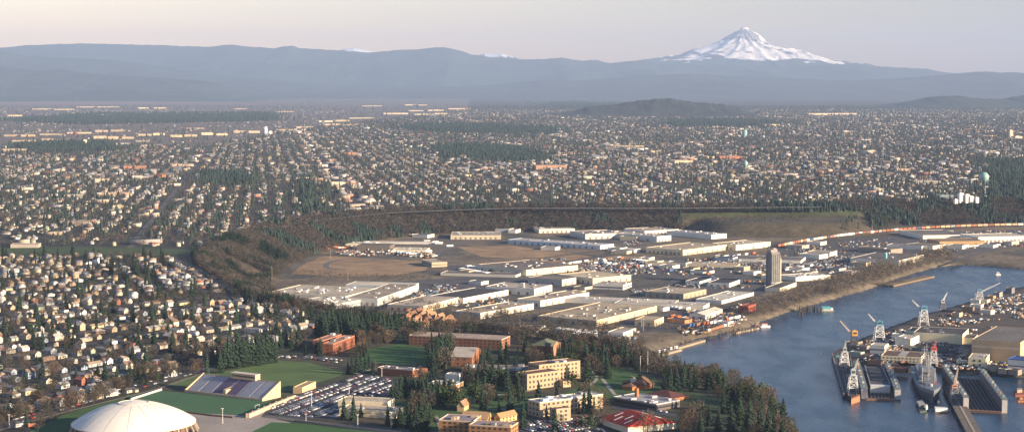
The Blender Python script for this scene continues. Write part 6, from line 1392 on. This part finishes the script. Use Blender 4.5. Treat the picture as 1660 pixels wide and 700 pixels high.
piles('cluster of tall dark pilings left of the teal boathouse', [(1293,505),(1330,505)], 34, 9); piles('lone pile group in front of the dark pilings', [(1297,513),(1301,513)], 4, 8); piles('left dolphin of two in the river below campus', [(1111,560),(1113,560)], 4, 8); piles('right dolphin of two in the river below campus', [(1119,558),(1121,558)], 4, 8)
piles('dark old wharf pilings below the grey-roofed depot', [(1418,464),(1468,458)], 46, 7); piles('line of pilings off the far bank above the dolphins', [(1150,550),(1225,535)], 22, 5); piles('pilings beside the moored excursion boat', [(1185,540),(1232,532)], 26, 5)
for lb, a_, c_, w in (('long floating dock tied along the bank below campus',(1062,578),(1100,568),9),('second floating dock further right along the bank',(1085,569),(1140,553),6),('earth-topped timber dock beside the old wharf',(1440,464),(1507,449),16),('low dock between the excursion boat and the bank',(1190,541),(1228,533),5)):
    o_, g_ = dockroot('floating_dock', lb, *a_, 'dock'); part('deck', hline(a_, c_, w, -.5, 2.2, g_), paint, o_, (.33,.26,.18) if w != 16 else (.20,.15,.09))
    for j in range(9): f = j/8; c = G(a_[0]+(c_[0]-a_[0])*f, a_[1]+(c_[1]-a_[1])*f+.8, 0)-g_; part('pile', MB().cyl(c[0], c[1], -3, random.uniform(5,8), .4, 6), paint, o_, (.14,.11,.08))
for i, (x, y) in enumerate([(1070,574),(1078,572),(1087,569),(1096,567)]): boat('white cabin boat moored at the long floating dock'+(', ' + ['leftmost','second from left','third from left','rightmost'][i]), x, y, 9, 3.4, (.75,.72,.66), (.7,.68,.62), name='cabin_boat', rz=.5)
# ------------------------------------------------------------------ vehicles
carbody = MB(); carbody.prism([(-2.2,-.85),(2.1,-.85),(2.25,-.6),(2.25,.6),(2.1,.85),(-2.2,.85)], .28, .85).add([(-1.5,-.8,.85),(1.0,-.8,.85),(1.0,.8,.85),(-1.5,.8,.85),(-1.1,-.66,1.42),(.35,-.66,1.42),(.35,.66,1.42),(-1.1,.66,1.42)], [(4,5,6,7)])
for x in (-1.4, 1.4):
    for y in (-.86, .68): carbody.bar((x,y,.33),(x,y+.18,.33),.33,8)
cab_ = MB().add([(-1.5,-.8,.851),(1.0,-.8,.851),(1.0,.8,.851),(-1.5,.8,.851),(-1.1,-.66,1.415),(.35,-.66,1.415),(.35,.66,1.415),(-1.1,.66,1.415)], [(0,1,5,4),(1,2,6,5),(2,3,7,6),(3,0,4,7)])
cbm, ccm = carbody.mesh('body', metalp), cab_.mesh('window', glassm)
CV = np.array(carbody.v+cab_.v); CF = np.array(tri(carbody.f)+[tuple(i+len(carbody.v) for i in f) for f in tri(cab_.f)]); CARR = (CV, CF, np.array([0]*len(carbody.v)+[1]*len(cab_.v)))
CC_ = [('white',(.78,.77,.75)),('silver',(.48,.49,.50)),('black',(.025,.025,.03)),('dark blue',(.03,.05,.12)),('red',(.42,.03,.03)),('grey',(.22,.23,.24)),('tan',(.45,.38,.28)),('green',(.05,.12,.08)),('maroon',(.18,.03,.04))]
CWt = [32,20,12,10,5,9,6,3,3]
CARS = []
def lot(poly, z, dz, ang, pitch, sp, fill, tail):
    u = np.array([math.cos(ang), math.sin(ang)]); n = np.array([-u[1], u[0]]); W = np.array([G(a, c, z) for a, c in poly]); c0 = W.mean(0); R = np.linalg.norm(W-c0, axis=1).max(); k = -int(R/pitch)-1; rows = {}
    for kk in range(k, -k+1):
        for sd in (-2.7, 2.7):
            t = -R
            while t < R:
                t += sp
                if random.random() > fill: continue
                p = c0+n*(kk*pitch+sd)+u*t; q = PJ(p[0], p[1], z)
                if inpoly(np.array([q]), poly)[0]: rows.setdefault((kk, sd), []).append((p, ang+math.pi/2*(1 if sd > 0 else -1)+random.gauss(0,.03)))
    ks = sorted(rows, key=lambda r: r[0]*10+r[1]); 
    for i, r in enumerate(ks):
        for p, a in rows[r]: CARS.append((p[0], p[1], z+dz, a, tail.format(ordn(len(ks)-i))))
lot([(432,671),(444,654),(583,609),(633,615),(634,638),(558,666),(545,677),(474,675)], PZ, .2, math.radians(70), 16.5, 2.95, .93, 'in the {} car park row from the right')
lot([(852,692),(884,678),(975,675),(980,700),(850,704)], PZ, .2, math.radians(38), 17, 3.0, .7, 'in row {} of the lot before the gym')
lot([(918,542),(972,534),(982,547),(928,552)], IZ, .32, math.radians(20), 17, 3.2, .8, 'in the river-side lot, row {}')
def carline(L, z, dz, off, sp, tail, fill=.6):
    P = [np.array(G(*q, z)) for q in L]
    for a, c in zip(P[:-1], P[1:]):
        d = c-a; Lg = np.linalg.norm(d); d /= Lg; n = np.array([-d[1], d[0]]); t = 0
        while t < Lg:
            if random.random() < fill: p = a+d*t+n*off; CARS.append((p[0], p[1], z+dz, math.atan2(d[1], d[0])+random.choice([0, math.pi]), tail))
            t += sp
carline([(-40,704),(6,689),(120,655),(200,633),(314,603)], PZ, .2, 5.2, 7.5, 'on the far kerb of the boulevard', .55); carline([(-40,704),(6,689),(120,655),(200,633),(314,603)], PZ, .2, -5, 7.5, 'on the near kerb of the boulevard', .45)
carline([(446,577),(500,577),(560,584)], PZ, .2, -4, 6, 'along the top of the practice field', .8); carline([(450,579),(500,580),(556,588)], PZ, .2, -3, 5.5, 'beside the practice field edge', .6)
carline([(285,424),(340,448),(400,480)], PZ, .22, 3.5, 30, 'on the bluff road', .5); carline([(1004,655),(1090,671)], PZ, .2, 1, 6, 'beside the grey-roofed commons', .5)
carline([(600,598),(640,594)], PZ, .2, 0, 8, 'on the quad road', .5)
lot([(1020,470),(1090,466),(1090,474),(1030,478)], IZ, .3, math.radians(60), 17, 3.2, .8, 'x{}')
for pl, f in (([(880,436),(960,426),(1060,424),(1060,436),(960,446)], .5), ([(1180,420),(1262,410),(1262,428),(1190,434)], .45), ([(1265,432),(1400,412),(1420,424),(1290,446)], .3), ([(1110,525),(1190,514),(1200,522),(1130,540)], .4), ([(740,437),(830,432),(835,444),(745,446)], .4), ([(1560,378),(1720,374),(1720,384),(1570,385)], .25), ([(700,462),(740,462),(740,470),(700,472)], .5), ([(1010,392),(1030,390),(1040,396),(1012,398)], .5), ([(900,540),(960,545),(900,552)], .3), ([(1500,562),(1600,572),(1640,580),(1500,572)], .3)): lot(pl, IZ if pl[0][0] != 1500 else YZ, .32, math.radians(60), 17, 3.2, f, 'x{}')
CARS.sort(key=lambda c: c[1] if not c[4].startswith('x') else 9e9)
for (x, y, z, a, tail) in CARS[:300]:
    i = random.choices(range(9), CWt)[0]; o = thing('parked_car', '', 'car', (float(x), float(y), float(z)), a, 'parked cars'); link('body', cbm, o, color=CC_[i][1]); link('window', ccm, o)
    if random.random() < .18: o.scale = (1.08, 1.1, 1.35); nm = 'van'; o.name = 'parked_van'; o['category'] = 'van'; 
    else: nm = 'car'
    pend(o, f'{CC_[i][0]} {nm}', tail)
R_ = CARS[300:]; n_ = len(R_); cc = np.array([c[1] for c in CC_])[rng.choice(9, n_, p=np.array(CWt)/100)]; print('cars', len(CARS))
m_ = merge('parked_cars', [CARR], np.array([c[0] for c in R_]), np.array([c[1] for c in R_]), np.array([c[2] for c in R_]), np.array([c[3] for c in R_]), np.ones(n_), [cc, np.tile((.03,.035,.05), (n_,1))], massm); setting(m_, 'stuff', 'hundreds more tiny parked cars filling the lots of campus and river plain', 'cars')
# trailers
tb, tw_ = MB().box(-6.2,6.2,-1.28,1.28,1.15,4.0).mesh('box', paint), MB()
for x in (-4.6,-3.4,4.2):
    for y in (-1.2, .85): tw_.bar((x,y,.52),(x,y+.35,.52),.52,8)
tw_ = tw_.mesh('wheels', mat('rubber', (.02,.02,.02), .9)); NTR = 0
TRC = [('white',(.80,.78,.74)),('white',(.76,.74,.70)),('cream',(.68,.62,.48)),('grey',(.42,.42,.42)),('orange-red',(.50,.14,.05)),('blue',(.07,.14,.30)),('rusty brown',(.30,.14,.08))]
def trailers(L, sp, ang, tail, fill=.85, w=(8,6,3,2,1,1,1), z=IZ, dz=.3, jit=0):
    global NTR
    P = [np.array(G(*q, z)) for q in L]
    for a, c in zip(P[:-1], P[1:]):
        d = c-a; Lg = np.linalg.norm(d); d /= Lg; t = 0
        while t < Lg:
            if random.random() < fill and NTR < 290:
                p = a+d*t+rng.normal(0, jit, 2) if jit else a+d*t; i = random.choices(range(7), w)[0]; NTR += 1
                o = thing('truck_trailer', '', 'trailer', (float(p[0]), float(p[1]), z+dz), math.radians(ang)+random.gauss(0,.02), 'parked truck trailers'); link('box', tb, o, color=TRC[i][1]); link('wheels', tw_, o); pend(o, f'{TRC[i][0]} truck trailer', tail)
            t += sp
trailers([(905,536),(965,546)], 3.6, 60, 'in front of the huge square warehouse'); trailers([(930,545),(965,549)], 3.8, 60, 'by the small white office', .7)
trailers([(745,438),(792,446)], 4.2, 58, 'in the left trailer yard'); trailers([(758,434),(800,441)], 4.2, 58, 'at the back of the left trailer yard'); trailers([(780,432),(830,438)], 5, 58, 'near the low brown-roofed sheds', .6)
trailers([(512,399),(560,405)], 9, 40, 'at the truck terminal, left part', .8, (3,2,1,1,6,1,3)); trailers([(503,405),(530,406)], 8, 40, 'in front of the truck terminal', .7, (2,2,1,1,5,2,3)); trailers([(560,392),(620,397)], 14, 35, 'behind the truck terminal', .8); trailers([(570,404),(610,407)], 9, 40, 'at the truck terminal, middle part', .7, (4,2,1,1,3,1,1)); trailers([(633,409),(680,415)], 9, 40, 'at the truck terminal, right part', .8); trailers([(655,405),(700,410)], 10, 40, 'behind the right end of the terminal', .6)
trailers([(650,376),(690,383)], 12, 20, 'at the meadow edge below the bluff', .6); trailers([(690,392),(740,402)], 18, 20, 'scattered on the meadow', .5, jit=6)
trailers([(905,432),(950,425)], 7, 60, 'in the yard above the cream long building', .6); trailers([(960,428),(1000,430)], 6, 60, 'in the central truck yard', .7, (5,3,1,1,3,2,1)); trailers([(1003,420),(1050,426)], 8, 60, 'left of the large beige warehouse', .7, (5,3,1,1,4,2,1)); trailers([(1000,436),(1060,432)], 8, 60, 'in the central yard, near row', .6, (5,3,1,1,3,2,1))
trailers([(1100,428),(1170,432)], 9, 60, 'in the long row left of the grain tower', .7); trailers([(1080,440),(1150,446)], 9, 60, 'in the near row left of the grain tower', .6); trailers([(1180,418),(1225,412)], 8, 60, 'behind the grain tower', .6, (5,3,1,1,1,4,1)); trailers([(1200,424),(1240,420)], 8, 60, 'just behind the grain tower', .6)
trailers([(1085,500),(1150,507)], 6, 60, 'beside the long white trailer sheds', .6, (5,3,1,2,3,2,2)); trailers([(1090,515),(1115,520)], 5, 60, 'left of the white gabled warehouse', .7, (3,2,1,2,4,2,2)); trailers([(1120,530),(1170,524)], 6, 60, 'in the colourful yard on the bank', .8, (3,2,2,1,5,2,3)); trailers([(1150,538),(1190,526)], 6, 60, 'at the bank end of the colourful yard', .7, (3,2,2,1,5,2,3)); trailers([(1180,520),(1210,514)], 6, 60, 'right of the white gabled warehouse', .7)
trailers([(1270,440),(1330,430)], 10, 60, 'right of the grain tower', .5); trailers([(1390,420),(1422,414)], 6, 30, 'behind the grey-roofed depot', .8, (2,1,1,1,5,2,2)); trailers([(1560,402),(1640,398)], 16, 10, 'at the head of the river', .5); trailers([(1500,378),(1570,376)], 14, 0, 'in the rail-side yard', .5)
trailers([(1510,566),(1600,574)], 16, 10, 'on the shipyard road', .45, z=YZ, dz=.1); trailers([(1560,590),(1625,592)], 14, 10, 'behind the big dry dock', .5, (2,2,3,2,1,1,1), z=YZ, dz=.1); print('trailers', NTR)
# freight train
tp = [(1262,401),(1283,397),(1300,393),(1330,389),(1358,384.5),(1400,380),(1450,375),(1500,371.5),(1560,368.5),(1620,366.8),(1700,365.5)]
o_, TQ = road('rail_track', tp, 9, (.14,.12,.11), z=IZ, dz=.5)
fb = MB().box(-5.6,5.6,-1.5,1.5,1.2,5.2).mesh('body', paint); fw = MB().box(-4.8,-2.8,-1.2,1.2,.1,1.15).box(2.8,4.8,-1.2,1.2,.1,1.15).box(-5.9,5.9,-.3,.3,.8,1.1).mesh('wheels', mat('rubber', (.02,.02,.02), .9))
s_ = np.concatenate([[0], np.cumsum(np.linalg.norm(np.diff(TQ, axis=0), axis=1))]); t = 2.0; k = 0
while t < s_[-1]-10 and k < 120:
    x, y = np.interp(t, s_, TQ[:,0]), np.interp(t, s_, TQ[:,1]); x2, y2 = np.interp(t+3, s_, TQ[:,0]), np.interp(t+3, s_, TQ[:,1]); f = t/s_[-1]
    i = random.choices(range(7), (6,4,2,1,2,1,1) if .16 < f < .34 else (1,1,3,1,6,1,3) if f < .7 else (2,1,7,1,3,0,2))[0]; nm_, cc_ = [('white',(.80,.76,.68)),('cream',(.72,.62,.45)),('tan',(.55,.38,.22)),('grey',(.3,.3,.3)),('orange-red',(.36,.15,.08)),('dark blue',(.06,.09,.16)),('brown',(.28,.11,.06))][i]
    o = thing('freight_car', '', 'freight car', (float(x), float(y), IZ+.6), math.atan2(y2-y, x2-x), 'freight cars of the long train'); link('body', fb, o, color=cc_); link('wheels', fw, o); pend(o, f'{nm_} boxcar', 'of the long train below the bluff')
    t += 13.4; k += 1

# stored goods, pallets and scrap strewn over the yards
def clutter(name, label, polys, z, n, s0, s1):
    Ps = np.concatenate([region(p, n, z) for p in polys]); m = len(Ps); T_ = []
    for i in range(4):
        a = [(1,1,1), (1.8,.7,.6), (.7,.7,1.4), (2.6,1,.9)][i]; q = MB().box(-a[0],a[0],-a[1],a[1],0,a[2]); T_.append((np.array(q.v), np.array(tri(q.f)), np.zeros(8, int)))
    cl = np.array([(.5,.46,.4),(.28,.13,.07),(.12,.11,.11),(.35,.3,.24),(.7,.68,.62),(.1,.17,.25),(.4,.25,.1),(.2,.19,.18)])[rng.integers(0,8,m)]
    k = fbm(Ps[:,0]/30, Ps[:,1]/30, 3, 15) > .47
    o = merge(name, T_, Ps[k,0], Ps[k,1], np.full(k.sum(), z+.1), rng.integers(0,2,k.sum())*1.57+1.0, rng.uniform(s0, s1, k.sum()), [cl[k]], massm); setting(o, 'stuff', label, 'yard goods')
clutter('stored_goods', 'scrap, pallets and stored goods strewn over the river plain yards', [[(500,398),(640,404),(715,412),(700,418),(560,414)], [(740,436),(840,434),(840,447),(745,447)], [(640,470),(760,470),(880,500),(700,500)], [(870,420),(1060,418),(1060,446),(940,450)], [(1060,424),(1240,414),(1240,466),(1080,470)],
   [(1090,500),(1215,490),(1215,512),(1180,535),(1100,545)], [(1262,405),(1440,385),(1460,430),(1290,455)], [(1480,376),(1700,374),(1700,396),(1500,410)], [(870,535),(1040,535),(1020,560),(880,552)]], IZ, 600, .7, 2.2)
clutter('quay_goods', 'steel plates, crates and scrap strewn over the shipyard ground', [[(1385,560),(1480,525),(1540,560),(1480,588),(1400,586)], [(1500,520),(1600,488),(1690,470),(1690,508),(1560,545)], [(1480,562),(1690,566),(1690,600),(1530,598)]], YZ, 1100, .6, 2.0)
flush()
